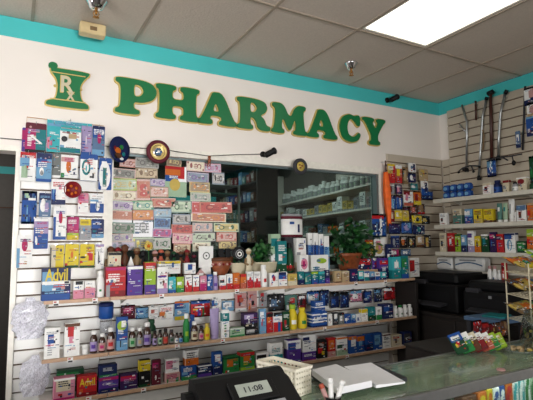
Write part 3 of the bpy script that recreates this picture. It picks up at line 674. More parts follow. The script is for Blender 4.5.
N_ = [
(120,135,159,167,'O','P','R','red banknote, top left under the blue plate'),
(111,135,169,178,'P','S','d','pinkish banknote with dark portrait under the red one at top left'),
(111,136,179,190,'e','q','Y','lime green banknote, third down in the left column'),
(110,136,191,200,'P','i','N','pale pink banknote below the lime green one'),
(111,133,201,210,'q','a','v','pale green banknote with violet portrait in the left column'),
(111,132,211,219.5,'P','O','O','pale orange banknote in the left column'),
(111,134,223,233,'T','S','G','dark teal banknote, third from the bottom in the left column'),
(111,132,234,241.5,'P','s','v','greyish pink banknote, next to last in the left column'),
(108,134,242,250,'s','a','B','grey lilac banknote, last in the left column'),
(136,158,158.5,167.5,'s','S','d','grey banknote below the round silver mirror plate'),
(136,157,168.5,178,'N','x','z','brown framed banknote in the second column'),
(137,150,180,199.5,'P','O','r','upright pink banknote with a standing figure'),
(133,153,201,210,'g','q','t','bright green banknote in the second column'),
(132.5,153,210.5,219.5,'O','o','P','orange banknote in the second column'),
(133,153,238,250,'q','S','y','olive banknote above the yellow flower'),
(150.5,165,179,186,'B','a','v','greyish violet banknote in the third column'),
(150.5,168,187,197,'N','P','O','brown patterned banknote in the third column'),
(152,175,198.5,207,'P','O','r','pink and red banknote in the middle of the window'),
(154,171,209,217,'B','l','s','pale grey-blue banknote in the third column'),
(154.5,170,218,228,'l','b','n','blue banknote in the third column'),
(153,171,229,237,'a','m','v','magenta and lilac banknote below the blue one'),
(153,170,238.5,249,'q','s','G','pale green banknote with dark portrait, bottom of the third column'),
(167,181,158.5,166,'N','z','Y','olive brown banknote at the top, left of the pink pair'),
(171,191,201,212.5,'T','q','G','green banknote at the middle of the window'),
(173,190,214.5,224,'B','s','d','grey-blue banknote above the coral red one'),
(172,193,225,233,'O','r','R','coral red banknote in the fourth column'),
(173,192,234,243,'p','P','m','pink banknote below the coral red one'),
(174,190,244,252.5,'O','x','z','small orange banknote, bottom of the fourth column'),
(187,204,161.5,171,'P','i','R','pink and cream banknote, left of the top right pair'),
(204.5,220.5,164,172,'p','a','m','lilac pink banknote, right of the top right pair'),
(188,208,173,182,'a','B','v','violet grey banknote in the fifth column'),
(190,209,182.5,192,'Y','N','o','yellow tan banknote in the fifth column'),
(191,210,193,201,'q','s','T','pale green banknote above the long red one'),
(192,200,202,213,'p','r','r','small pink banknote with a red star shape'),
(200.5,231,202.5,212.5,'O','r','R','long red banknote with a dark blue square'),
(192,225,213.5,221.5,'i','O','o','cream and orange long banknote below the red one'),
(193,212,223,231.5,'s','P','B','grey banknote in the fifth column'),
(214.5,238,223.5,231.5,'q','Y','G','pale banknote with dark green portrait at the right end'),
(193,214.5,233,241,'s','q','d','grey green banknote left of the coral one'),
(217,236,232.5,241,'O','P','r','coral banknote at the right end, below the pale one'),
(193,210,242,251,'q','i','z','greenish banknote, bottom of the fifth column'),
(219,236,241.5,249,'N','Y','z','brown banknote at the bottom right of the group'),
(212.5,224,173,184,'B','s','k','bluish grey banknote beside the hanging reddish figure'),
]
for q in N_: note(*q)
def sheet(x0, x1, y0, y1, art, label, name='paper_sheet', off=0.):
    Yp = D+.0445-off; A, B = onY(x0, (y0+y1)/2, Yp), onY(x1, (y0+y1)/2, Yp); t = onY((x0+x1)/2, y0, Yp).z; b = onY((x0+x1)/2, y1, Yp).z; w = B.x-A.x; h = t-b
    mb = MB(); mb.box(-w/2, w/2, -.0004, .0004, 0, h, 'paper'); art_apply(mb, art, w, h, -.0005); o = mb.build(name, loc=((A.x+B.x)/2, Yp, b)); tag(o, label, 'paper')
sheet(165, 186.5, 166.5, 197, 'r069A b0569 -w2668 q0005 @Y2276 o0779', 'tall paper sheet with red, blue and yellow banknote pictures')
sheet(133, 153, 220.5, 237, '%s3379 @w4468 -s1289 -B59AA B1233', 'white sheet with a round grey seal on the window')
sheet(112, 132, 219.8, 222.8, 's0001', 'narrow white paper strip on the window in the left column')
# dark blue square on the long red note (stamp)
# ---------------------------------------------------------------- things hung along the window head
wp = [onY(0, 138, 2.975), onY(40, 141.5, 2.975), onY(104, 146, 2.975), onY(158, 149, 2.975), onY(209, 156, 2.975), onY(240, 154.5, 2.975), onY(268, 154, 2.975)]
mb = MB(); mb.tube(wp, .0025, 'wire', 6); tag(mb.build('cable'), 'thin dark cable strung along the wall above the window', 'cable')
def plate(px, py, rx, parts, label, name='decorative_plate', tilt=0., turn=0.):
    P = onY(px, py, 2.94); root = empty(name, P, rot=(PI/2, tilt, turn)); tag(root, label, 'plate')
    for nm, prof, m in parts: mbp = MB(); mbp.lathe(prof, m, 32); mbp.build(nm, root)
    return root
R_ = .083
pl_ = plate(119, 149.5, 0, [('rim', [(.004, -.004), (.055, -.002), (R_, .006), (R_, .009), (.055, .002), (.004, .0)], 'n')], 'round blue plate with orange and green figures hung over the window corner', tilt=.15, turn=.55)
mb = MB()
for x, y, r, c, sx in ((-.01, -.01, .02, 'o', 1.3), (.015, .02, .016, 'g', 1), (-.035, .0, .014, 'R', .8), (.0, -.04, .018, 'z', 1.6), (.04, -.02, .014, 't', 1), (.03, -.055, .012, 'w', 1.5), (-.02, -.055, .014, 'k', 1)): mb.ball((x, y, .004), r, c, 12, 6, (sx, 1, .2))
mb.build('painted_figures', pl_)
pm = plate(158, 152, 0, [('frame', [(.05, .0), (.052, .016), (.068, .02), (.078, .012), (.078, -.002), (.05, -.004)], 'u'), ('gilt_ring', [(.046, .0), (.047, .022), (.054, .023), (.055, .0)], 'gold'), ('mirror', [(.002, .012), (.046, .010), (.046, .0), (.002, .0)], 'chrome')], 'round silver mirror plate in a dark red frame above the window')
mb = MB(); [mb.ball((.017*math.cos(k*PI/3), .017*math.sin(k*PI/3), .014), .009, 'B', 8, 5, (1, 1, .4)) for k in range(6)]; mb.ball((0, 0, .014), .01, 'w', 8, 5, (1, 1, .4)); mb.build('rosette', pm)
bd = plate(300, 166.5, 0, [('frame', [(.036, 0), (.038, .014), (.055, .016), (.064, .008), (.064, -.002), (.036, -.003)], 'd'), ('face', [(.002, .012), (.038, .010), (.038, 0), (.002, 0)], 'Y')], 'small round badge with a tan face hung above the dark half of the window', 'round_badge')
mb = MB(); [mb.ball((x, y, .012), .008, 'R', 8, 5, (1.4, .8, .3)) for x, y in ((-.01, .01), (.012, .004), (-.004, -.012))]; mb.build('emblem', bd)
# small wooden figure on the cable
P = onY(209.5, 160, 2.972); root = empty('hanging_figure', P); tag(root, 'small reddish wooden figure dangling from the cable above the banknotes', 'ornament')
mb = MB(); mb.ball((0, 0, .02), .011, 'woodfig'); mb.ball((0, 0, -.005), .013, 'woodfig', sc=(1, .8, 1.6)); mb.tube([(-.008, 0, -.02), (-.014, 0, -.045)], .005, 'woodfig'); mb.tube([(.006, 0, -.02), (.002, 0, -.045)], .005, 'woodfig'); mb.build('body', root)
# spotlights/cameras
def spot(px, py, label, Yp=D-.0, wall=D):
    P = onY(px, py, Yp-.06); root = empty('security_camera', P); tag(root, label, 'camera')
    mb = MB(); M = Matrix.Rotation(-.5, 4, 'Y') @ Matrix.Rotation(PI/2, 4, 'Y'); mb.lathe([(.016, -.045), (.022, -.04), (.022, .035), (.026, .036), (.026, .05)], 'blackplastic', 18, M=M); mb.build('housing', root)
    mb = MB(); mb.lathe([(.002, .0505), (.018, .0505), (.018, .052), (.002, .052)], 'chrome', 16, M=M); mb.build('lens', root)
    mb = MB(); mb.tube([(-.02, .0, .0), (-.03, .03, -.005), (-.03, .058, -.005)], .007, 'blackplastic'); mb.lathe([(.025, 0), (.025, .006)], 'blackplastic', 16, M=Matrix.Translation((-.03, .058, -.005)) @ Matrix.Rotation(PI/2, 4, 'X')); mb.build('bracket', root)
spot(270, 153, 'small black camera on the wall just above the middle of the window')
spot(394, 98.5, 'small black camera on the teal band near the room corner')
# sprinklers and beige box
def sprinkler(px, py, rad, label):
    P = onZ(px, py, H) if px > 200 else Vector((.36, 2.57, H)); root = empty('sprinkler_head', (P.x, P.y, H)); tag(root, label, 'sprinkler')
    mb = MB(); mb.lathe([(rad, -.003), (rad*.96, -.012), (rad*.7, -.03), (rad*.55, -.05), (rad*.3, -.055)], 'chrome', 24); mb.build('escutcheon', root)
    mb = MB(); mb.tube([(0, 0, -.05), (0, 0, -.085)], .007, 'brass'); mb.tube([(-.007, 0, -.06), (-.016, 0, -.08), (-.004, 0, -.1)], .003, 'brass'); mb.tube([(.007, 0, -.06), (.016, 0, -.08), (.004, 0, -.1)], .003, 'brass'); mb.build('frame', root)
    mb = MB(); mb.lathe([(.004, -.106), (.018, -.104), (.018, -.101), (.004, -.099)], 'brass', 16); mb.build('deflector', root)
sprinkler(97, 0, .062, 'chrome fire sprinkler on the ceiling in front of the beige box')
sprinkler(351, 62.5, .05, 'chrome fire sprinkler on the ceiling near the last letters of the sign')
root = empty('wall_alarm_box', (.385, 2.88, H)); tag(root, 'beige alarm box under the ceiling at upper left by the teal band', 'alarm box')
mb = MB(); mb.cbox(-.075, .075, -.03, .04, -.072, -.001, 'beigeplastic', .006); mb.build('case', root)
mb = MB(); mb.box(-.018, .022, -.033, -.029, -.05, -.026, 'N'); mb.build('grille', root)
# ================================================================ SIGN
def chaikin(lp, it=2):
    for _ in range(it):
        o = []
        for i in range(len(lp)):
            a, b = lp[i], lp[(i+1) % len(lp)]
            o += [(a[0]*.78+b[0]*.22, a[1]*.78+b[1]*.22), (a[0]*.22+b[0]*.78, a[1]*.22+b[1]*.78)]
        lp = o
    return lp
def area(lp): return sum(lp[i-1][0]*lp[i][1]-lp[i][0]*lp[i-1][1] for i in range(len(lp)))/2
def orient(lp, ccw): return lp if (area(lp) > 0) == ccw else lp[::-1]
GL = {
'P': [[(0,0),(0,.14),(.09,.18),(.12,.3),(.12,.7),(.09,.82),(0,.86),(0,1),(.6,1),(.88,.93),(1,.7),(.9,.46),(.65,.35),(.44,.35),(.44,.2),(.5,.16),(.58,.14),(.58,0)], [(.44,.84),(.44,.52),(.58,.54),(.66,.69),(.58,.83)]],
'H': [[(0,0),(0,.14),(.08,.18),(.08,.82),(0,.86),(0,1),(.46,1),(.46,.86),(.38,.82),(.38,.6),(.62,.6),(.62,.82),(.54,.86),(.54,1),(1,1),(1,.86),(.92,.82),(.92,.18),(1,.14),(1,0),(.54,0),(.54,.14),(.62,.18),(.62,.4),(.38,.4),(.38,.18),(.46,.14),(.46,0)]],
'A': [[(0,0),(0,.14),(.08,.18),(.32,.86),(.36,1),(.64,1),(.92,.2),(1,.14),(1,0),(.53,0),(.53,.14),(.6,.17),(.57,.27),(.34,.27),(.31,.18),(.38,.14),(.38,0)], [(.38,.42),(.54,.42),(.46,.68)]],
'R': [[(0,0),(0,.14),(.09,.18),(.09,.82),(0,.86),(0,1),(.6,1),(.86,.92),(.92,.73),(.84,.56),(.7,.48),(.82,.38),(.88,.19),(1,.16),(1,0),(.72,0),(.6,.08),(.56,.28),(.48,.38),(.4,.38),(.4,.18),(.48,.14),(.48,0)], [(.4,.85),(.4,.56),(.52,.57),(.6,.71),(.52,.84)]],
'M': [[(0,0),(0,.14),(.07,.18),(.12,.8),(.03,.86),(.03,1),(.34,1),(.51,.52),(.68,1),(.97,1),(.97,.86),(.89,.8),(.93,.18),(1,.14),(1,0),(.6,0),(.6,.14),(.67,.18),(.66,.55),(.54,.14),(.46,.14),(.31,.55),(.28,.18),(.36,.14),(.36,0)]],
'C': [[(1,.3),(.85,.06),(.5,-.02),(.14,.1),(0,.5),(.14,.88),(.48,1.02),(.7,.95),(.8,1),(.97,1),(.97,.6),(.82,.6),(.7,.76),(.55,.84),(.42,.72),(.37,.5),(.42,.28),(.6,.2),(.75,.26),(.88,.4)]],
'Y': [[(.26,0),(.26,.14),(.35,.18),(.35,.38),(.1,.84),(0,.87),(0,1),(.5,1),(.5,.87),(.43,.82),(.55,.6),(.66,.82),(.6,.87),(.6,1),(1,1),(1,.87),(.92,.84),(.65,.38),(.65,.18),(.74,.14),(.74,0)]]}
def sign_letter(ch, x0, x1, z0, z1, label):
    root = empty('sign_letter', ((x0+x1)/2, D, z0)); tag(root, label, 'sign letter', 'raised letters of the pharmacy sign'); w, h = x1-x0, z1-z0
    lps = [orient(chaikin([(x*w-w/2, y*h) for x, y in lp]), i == 0) for i, lp in enumerate(GL[ch])]
    for nm, off, dep, yc, m in (('gold_border', .006, .014, -.008, 'gold'), ('green_face', -.003, .012, -.021, 'signgreen')):
        me = outline_mesh(lps, dep, off); me.materials.clear(); me.materials.append(MATS[m]); o = bpy.data.objects.new(nm, me); C.objects.link(o); o.parent = root; o.location = (0, yc, 0); o.rotation_euler = (PI/2, 0, 0)
LT = [('P', 114, 157, 'first letter P of the green wall sign'), ('H', 154.5, 198.5, 'letter H of the green wall sign'), ('A', 196.5, 235.5, 'first letter A of the green wall sign, between H and R'), ('R', 235.5, 269, 'letter R of the green wall sign'),
      ('M', 269.5, 305.5, 'letter M of the green wall sign'), ('A', 305, 335.5, 'second letter A of the green wall sign, between M and C'), ('C', 336.5, 359, 'letter C of the green wall sign'), ('Y', 360, 383.5, 'last letter Y of the green wall sign')]
for ch, a, b, lb in LT:
    A, B = onY(a, 100, D), onY(b, 120 if b > 250 else 100, D); sign_letter(ch, A.x, B.x, 2.447, 2.692, lb)
# mortar emblem
A = onY(46, 85, D); B = onY(89, 85, D); w = B.x-A.x; z0, z1 = 2.440, 2.70
root = empty('mortar_sign', ((A.x+B.x)/2, D, z0)); tag(root, 'green mortar and pestle emblem with gold prescription letters at the left of the sign', 'sign'); h = z1-z0
bd_ = [(-.5,0),(-.5,.1),(-.44,.14),(-.3,.18),(-.26,.3),(-.24,.5),(-.28,.68),(-.4,.82),(-.42,.9),(-.36,.93),(.5,.93),(.5,.85),(.42,.78),(.32,.64),(.28,.5),(.3,.3),(.36,.18),(.46,.14),(.5,.1),(.5,0)]
lp = [orient(chaikin([(x*w, y*h) for x, y in bd_]), True)]
kn = [orient([(-.36*w+.022*math.cos(t*PI/10)*1.2, h*.98+.022*math.sin(t*PI/10)) for t in range(20)], True)]
def oadd(nm, lps, off, dep, yc, m):
    me = outline_mesh(lps, dep, off); me.materials.clear(); me.materials.append(MATS[m]); o = bpy.data.objects.new(nm, me); C.objects.link(o); o.parent = root; o.location = (0, yc, 0); o.rotation_euler = (PI/2, 0, 0)
oadd('gold_border', lp, .006, .012, -.007, 'gold'); oadd('green_body', lp, -.002, .012, -.019, 'signgreen'); oadd('pestle_knob', kn, 0, .016, -.010, 'signgreen')
for nm, zz, hh in (('rim_stripe', .80, .022), ('base_stripe', .16, .022)):
    mb = MB(); k = .40 if nm == 'rim_stripe' else .42; mb.box(-w*k*.95, w*k, -.0268, -.025, h*zz, h*(zz+hh), 'gold'); mb.build(nm, root)
for s in (-1, 1): mb = MB(); mb.ball((s*w*.3, -.012, h*.5), .009, 'gold', sc=(1, .7, 1)); mb.build('side_knob', root)
for tx, a, b, c, d in (('R', -.17, .13, .36, .75), ('x', -.02, .14, .2, .38)):
    for nm, m, o_, y in (('letter_outline', 'gold', .006, -.0262), ('letter', 'i', 0, -.0285)):
        mb = MB(); vs, fs = text_data(tx); mb.add([((a+(b-a)*p_)*w+(o_*(p_-.5)*1.6 if o_ else 0), y, (c+(d-c)*q_)*h+(o_*(q_-.5)*1.6 if o_ else 0)) for p_, q_ in vs], fs, m)
        ob = mb.build(nm, root); 
# ================================================================ LEDGE THINGS
LZ1 = 1.3785
row('''
108 121 252 - 0 box i s0446 k0AAA z0001 | pale low carton at the left end of the window ledge
271 281 234 - .03 box q w0005 t0779 | pale green carton standing under the maroon-banded container
277.5 287 241 - -.01 box t G0003 w1456 -w1789 | teal carton right of the red and white figures
296.5 306.5 238 - 0 box w -z2788 s0446 i0003 | white carton under the maroon-banded container
308 313 233 - .02 box w b0007 -l1567 | white over blue carton, first of four on the ledge before the plant
313.5 318.5 233 - .02 box w b0007 @n2258 | white over blue carton with navy drop, second of four on the ledge
319 324 234 - .02 box w b0007 @b3369 | white over blue carton with blue drop, third of four on the ledge
324.5 329.5 236 - .02 box w l0007 -b1567 | white and light blue carton, last of four before the plant
387.5 392 244 - -.0 box n w0456 | slim navy carton on the ledge right end
''', 'Y', 2.885, LZ1, grp='goods on the window ledge', depthmax=.06)
row('''
287.5 295.5 243 - -.0 bot G kG w3345 | dark green bottle on the ledge left of the white carton | bottle
''', 'Y', 2.885, LZ1, depthmax=.06, grp='goods on the window ledge')
row('''
363 373 240 257 0 card y k2466 @w1467 r0AAA z0002 #w2466 | yellow card with a white figure right of the plant | card
374 385 239 256 0 card w p2269 @Y1188 #p3367 | white and pink card right of the yellow one | card
372 386 214 237 0 bag b r0889 k0AAA n0256 w5178 -w1434 | tall blue bag with a red band at the window's right frame | packet
355 371 258 272 -.03 bag r n0005 @w3356 | red and navy packet right of the brown pot | packet
372 384 257 270 -.03 bag v @r2268 w1789 | violet and red packet among the goods right of the pot | packet
''', 'Y', 2.93, 0, wallval=2.97, grp='packets by the right end of the window')
# maroon banded canister on the cartons
P0 = onY(284, 236.5, 2.90); P1 = onY(304.5, 236.5, 2.90); zt = onY(294, 214, 2.90).z; w = P1.x-P0.x
zb_ = onY(294, 237, 2.90).z
root = empty('storage_tub', ((P0.x+P1.x)/2, 2.935, zb_)); tag(root, 'white tub with maroon bands standing on cartons at the window', 'tub'); r = w/2; h = zt-zb_
mb = MB(); mb.lathe([(r*.9, 0), (r, .01), (r, h*.82)], 'w', 28, sy=.55); mb.build('tub_body', root)
for nm, a, b in (('lower_band', .0, .1), ('lid_band', .78, .9)): mb = MB(); mb.lathe([(r*1.02, h*a), (r*1.03, h*b)], 'u', 28, sy=.56); mb.build(nm, root)
mb = MB(); mb.lathe([(r*.98, h*.9), (r*.98, h*.97), (r*.9, h)], 's', 28, sy=.55); mb.build('lid', root)
mb = MB(); mb.box(-r*.5, -.1*r, -r*.56-.001, -r*.5, h*.55, h*.66, 'b'); mb.box(r*.25, r*.42, -r*.56, -r*.45, h*.2, h*.55, 'n'); mb.build('printed_mark', root)
mb = MB(); mb.cbox(-.068, .068, -.03, .045, 0, zb_-LZ1-.001, 'd'); o = mb.build('stacked_carton', loc=((P0.x+P1.x)/2, 2.955, LZ1)); tag(o, 'dark carton under the maroon-banded tub, behind the white carton', 'box')
# white planters
def planter(px0, px1, yt, label, yb=None):
    A, B = onY(px0, yt+3, 2.90), onY(px1, yt+3, 2.90); r = (B.x-A.x)/2; zt = onY((px0+px1)/2, yt, 2.90).z; h = zt-LZ1
    root = empty('bowl_planter', ((A.x+B.x)/2, 2.932, LZ1)); tag(root, label, 'planter'); mb = MB(); mb.lathe([(r*.6, 0), (r*.82, h*.35), (r*.97, h*.9), (r*1.03, h*.93), (r*1.03, h), (r*.92, h), (r*.85, h*.7)], 'i', 28, caps=False, sy=.5); mb.build('bowl', root)
    mb = MB(); mb.lathe([(.001, h*.75), (r*.88, h*.75)], 'soil', 24, caps=False, sy=.5); mb.build('soil', root); return root, r, h
def foliage(mb, c, rad, n, size, mats, seed, hang=0.):
    rnd = random.Random(seed)
    for _ in range(n):
        d = Vector((rnd.gauss(0, 1), rnd.gauss(0, 1)*.55, rnd.gauss(0, 1)*.9)); d.normalize(); q = rnd.uniform(.25, 1)
        p = Vector(c)+Vector((d.x*rad[0], d.y*rad[1], d.z*rad[2]))*q
        if hang and d.z < 0: p.z -= rnd.uniform(0, hang)
        s = size*rnd.uniform(.6, 1.3); dx = Vector((rnd.uniform(-1, 1), rnd.uniform(-1, .2), rnd.uniform(-.8, .5))).normalized(); up = dx.cross(Vector((rnd.uniform(-1, 1), -1, rnd.uniform(-.4, 1)))).normalized(); nn = dx.cross(up)
        pts = [p, p+dx*s*.3+up*s*.3+nn*s*.05, p+dx*s*.7+up*s*.27, p+dx*s, p+dx*s*.7-up*s*.27, p+dx*s*.3-up*s*.3+nn*s*.05]
        mid = p+dx*s*.5-nn*s*.06
        mb.add(pts+[mid], [(i, (i+1) % 6, 6) for i in range(6)], mats[rnd.randrange(len(mats))], True)
        if rnd.random() < .3: mb.tube([Vector(c)-Vector((0, 0, rad[2]*.8)), (Vector(c)+p)/2, p], .0015, 'leafdark', 4)
pr, r, h = planter(250, 281, 262, 'cream bowl planter holding the bushy dark plant, left of the teal carton')
mb = MB(); foliage(mb, (-.02, 0, h+.07), (.095, .035, .085), 150, .04, ['leafdark', 'leaf'], 3); mb.build('foliage', pr)
pr2, r2, h2 = planter(232, 249, 263, 'smaller cream bowl beside the ornate brown bowl on the ledge')
mb = MB(); foliage(mb, (0, 0, h2+.02), (.04, .02, .03), 25, .022, ['leafdark'], 5); mb.build('foliage', pr2)
# red/white figures next to the plant
def figurine(px, yb, yt, cols, label, Yp=2.90, wd=.3):
    P = onY(px, yt, Yp); h = P.z-(LZ1 if yb is None else onY(px, yb, Yp).z); zb = P.z-h
    root = empty('figurine', (P.x, Yp, zb)); tag(root, label, 'figurine', 'figurines on the window ledge'); r = h*wd/2
    mb = MB(); mb.lathe([(r*1.1, 0), (r*1.15, h*.04), (r, h*.08), (r*.75, h*.45), (r*.95, h*.6), (r*.45, h*.72), (r*.4, h*.76)], cols[0], 14, sy=.8); mb.build('body', root)
    mb = MB(); mb.ball((0, 0, h*.85), h*.10, cols[1], 12, 8); mb.lathe([(h*.11, h*.88), (h*.1, h*.93), (h*.03, h*.99)], cols[0], 12); mb.build('head', root)
    for s in (-1, 1):
        mb = MB(); mb.tube([(s*r*.8, 0, h*.62), (s*r*1.25, -r*.2, h*.45), (s*r*.5, -r*.9, h*.38)], [h*.05, h*.045, h*.04], cols[2], 7); mb.build('arm', root)
FG = [(248.5, None, 248, 'ixN', 'cream standing figurine at the left of the cream bowl planter', 2.885, .26), (231.5, None, 256, 'zzN', 'brown figurine beside the round logo clock on the ledge', 2.945, .24),
 (111, None, 246, 'zzN', 'brown figurine at the far left end of the ledge', 2.95, .24), (118, None, 247, 'RkR', 'dark red figurine second from the left on the ledge', 2.95, .24), (125, None, 244, 'zzk', 'brown figurine with black arms behind the white triangle', 2.95, .24),
 (137, None, 247, 'NzN', 'tan wooden figurine left of the yellow flower', 2.94, .24), (143, None, 250, 'kkG', 'small black figurine with green arms on the ledge', 2.94, .24), (155, None, 250, 'Pzz', 'pale pink figurine on the ledge right of the yellow flower', 2.94, .24),
 (161, None, 249, 'OkR', 'terracotta figurine on the ledge below the pale green banknote', 2.95, .24), (167.5, None, 250, 'NzN', 'sandy figurine on the ledge, fourth after the flower', 2.94, .24), (174, None, 251, 'GkG', 'dark green figurine on the ledge', 2.95, .24),
 (181, None, 251, 'zkO', 'brown figurine with terracotta head on the ledge', 2.94, .24), (187, None, 249, 'Rzk', 'red figurine with tan head on the ledge', 2.95, .24), (194, None, 252, 'kuk', 'black figurine left of the white clock plaque', 2.94, .24)]
for a, b, c, cl, lb, yy, wd in FG: figurine(a, b, c, cl, lb, yy, wd)
# red-and-white striped ornament
P = onY(290, 262, 2.895); root = empty('ornament_bowl', (P.x, 2.905, LZ1)); tag(root, 'red ornamental dish with small red fruit in front of the teal carton', 'ornament')
mb = MB(); mb.lathe([(.012, 0), (.014, .012), (.045, .03), (.05, .036), (.044, .036), (.012, .018)], 'z', 20); mb.build('dish', root)
mb = MB(); [mb.ball((.024*math.cos(a), .02*math.sin(a), .045), .016, 'r', 10, 6) for a in (0, 1.6, 3.1, 4.6)]; mb.build('fruit', root)
# clock plaque
A = onY(199, 253, 2.92); B = onY(213.5, 253, 2.92); z1 = onY(206, 246, 2.92).z; w = B.x-A.x
root = empty('clock_plaque', ((A.x+B.x)/2, 2.92, LZ1+.0)); tag(root, 'white square clock plaque with a round grey ring on the ledge', 'clock'); h = z1-LZ1
mb = MB(); mb.cbox(-w/2, w/2, 0, .012, h*.3, h, 'w', .004); mb.cbox(-w*.32, w*.32, .0, .03, 0, h*.3, 'w'); mb.build('plaque', root)
mb = MB(); mb.disc(0, h*.68, .026, .026, -.001, 'S', 24, r0=.72); mb.disc(0, h*.68, .006, .006, -.0014, 'd'); mb.build('dial', root)
# round black logo clock
P = onY(239, 254, 2.93); root = empty('round_clock', (P.x, 2.93, P.z)); tag(root, 'round black disc with a white ring emblem on the ledge', 'clock'); 
mb = MB(); mb.lathe([(.002, -.006), (.05, -.006), (.054, .0), (.05, .008), (.002, .008)], 'k', 28, M=Matrix.Rotation(PI/2, 4, 'X')); mb.build('disc', root)
mb = MB(); mb.disc(0, 0, .032, .032, -.0095, 's', 24, r0=.8); mb.disc(0, 0, .018, .018, -.0098, 'w', 20, r0=.55); mb.tube([(0, .006, -.05), (0, .02, LZ1-P.z)], .004, 'k'); mb.build('emblem', root)
mb = MB(); q = onY(220, 248.5, 2.95); q2 = onY(230.5, 248.5, 2.95)
for i, (xa, xb) in enumerate(((219, 224), (226, 231))):
    qa, qb = onY(xa, 252, 2.955), onY(xb, 252, 2.955); zt = onY(xa, 248.5, 2.955).z; mbb = MB(); ww = qb.x-qa.x
    mbb.cbox(-ww/2, ww/2, 0, .02, 0, zt-LZ1, 'k'); tag(mbb.build('black_case', loc=((qa.x+qb.x)/2, 2.958, LZ1)), ('left' if i == 0 else 'right')+' one of two small black cases behind the ornate bowl', 'case')
# ornate brown bowl
A, B = onY(212, 262, 2.91), onY(232, 262, 2.91); r = (B.x-A.x)/2; zt = onY(222, 257, 2.91).z; h = zt-LZ1
root = empty('ornate_bowl', ((A.x+B.x)/2, 2.93, LZ1)); tag(root, 'ornate reddish brown bowl on the ledge right of the white clock plaque', 'bowl')
mb = MB(); mb.lathe([(r*.5, 0), (r*.55, h*.08), (r*.9, h*.45), (r, h*.75), (r*.95, h*.8)], 'woodfig', 28, sy=.6); mb.build('bowl', root)
mb = MB(); mb.lathe([(r*.96, h*.78), (r*1.04, h*.82), (r*1.02, h*.95), (r*.3, h*.98)], 'z', 28, sy=.6); mb.build('rim', root)
mb = MB(); [mb.ball((r*1.0*math.cos(k*PI/8), r*.6*math.sin(k*PI/8), h*.62), .009, 'P' if k % 2 else 'R', 8, 6) for k in range(16)]; mb.build('bead_trim', root)
# white triangle card, yellow flower
P = onY(130.5, 265, 2.90); mb = MB(); zt = onY(130.5, 256, 2.9).z; mb.add([(-.045, 0, 0), (.05, 0, 0), (.004, .012, zt-LZ1), (-.045, .03, 0), (.05, .03, 0), (.004, .018, zt-LZ1)], [(0, 1, 2), (5, 4, 3), (0, 3, 4, 1), (1, 4, 5, 2), (2, 5, 3, 0)], 'w'); tag(mb.build('tent_card', loc=(P.x, 2.895, LZ1)), 'white triangular tent card on the ledge above the purple carton', 'card')
P = onY(201, 265, 2.885); zt = onY(201, 263.5, 2.885).z; mb = MB(); mb.add([(-.05, 0, 0), (.05, 0, 0), (0, .01, .055), (-.05, .03, 0), (.05, .03, 0), (0, .02, .055)], [(0, 1, 2), (5, 4, 3), (0, 3, 4, 1), (1, 4, 5, 2), (2, 5, 3, 0)], 'P'); mb.rect(-.015, .015, .012, .028, -.0005, 'w'); tag(mb.build('tent_card', loc=(P.x, 2.88, LZ1)), 'pink triangular tent card below the white clock plaque', 'card')
P = onY(148.5, 246, 2.92); root = empty('artificial_flower', (P.x, 2.92, LZ1)); tag(root, 'yellow flower on a green stem in front of the banknotes', 'flower'); zt = P.z-LZ1
mb = MB(); mb.tube([(0, 0, .0), (.004, 0, zt*.5), (0, 0, zt)], .003, 'leaf'); mb.add([(0, 0, zt*.3), (.03, -.01, zt*.5), (.034, 0, zt*.62), (.01, .01, zt*.45)], [(0, 1, 2, 3)], 'leaf'); mb.build('stem', root)
mb = MB(); [mb.ball((.018*math.cos(k*PI/4), -.004, zt+.018*math.sin(k*PI/4)), .011, 'Y', 8, 6, (1, .5, 1)) for k in range(8)]; mb.ball((0, -.008, zt), .011, 'o', 10, 6); mb.build('petals', root)
# big trailing plant in brown pot
A, B = onY(336, 262, 2.93), onY(361, 262, 2.93); r = (B.x-A.x)/2; zt = onY(348, 253, 2.93).z; h = zt-LZ1
root = empty('potted_plant', ((A.x+B.x)/2, 2.93, LZ1)); tag(root, 'trailing green plant in a reddish brown pot at the right part of the window', 'plant')
mb = MB(); mb.lathe([(r*.62, 0), (r*.68, .004), (r*.92, h*.8), (r*1.0, h*.82), (r*1.0, h), (r*.9, h), (r*.85, h*.8)], 'woodfig', 28, caps=False, sy=.58); mb.build('pot', root)
mb = MB(); mb.lathe([(.001, h*.85), (r*.9, h*.85)], 'soil', 24, caps=False, sy=.58); mb.build('soil', root)
mb = MB(); foliage(mb, (.03, -.0, h+.13), (.20, .05, .14), 210, .064, ['leafdark', 'leaf', 'leafdark'], 11, .05)
foliage(mb, (.16, -.03, h+.05), (.12, .04, .10), 35, .06, ['leaf'], 13, .03); foliage(mb, (-.12, -.02, h-.02), (.08, .03, .05), 22, .045, ['leafdark'], 14); mb.build('foliage', root)
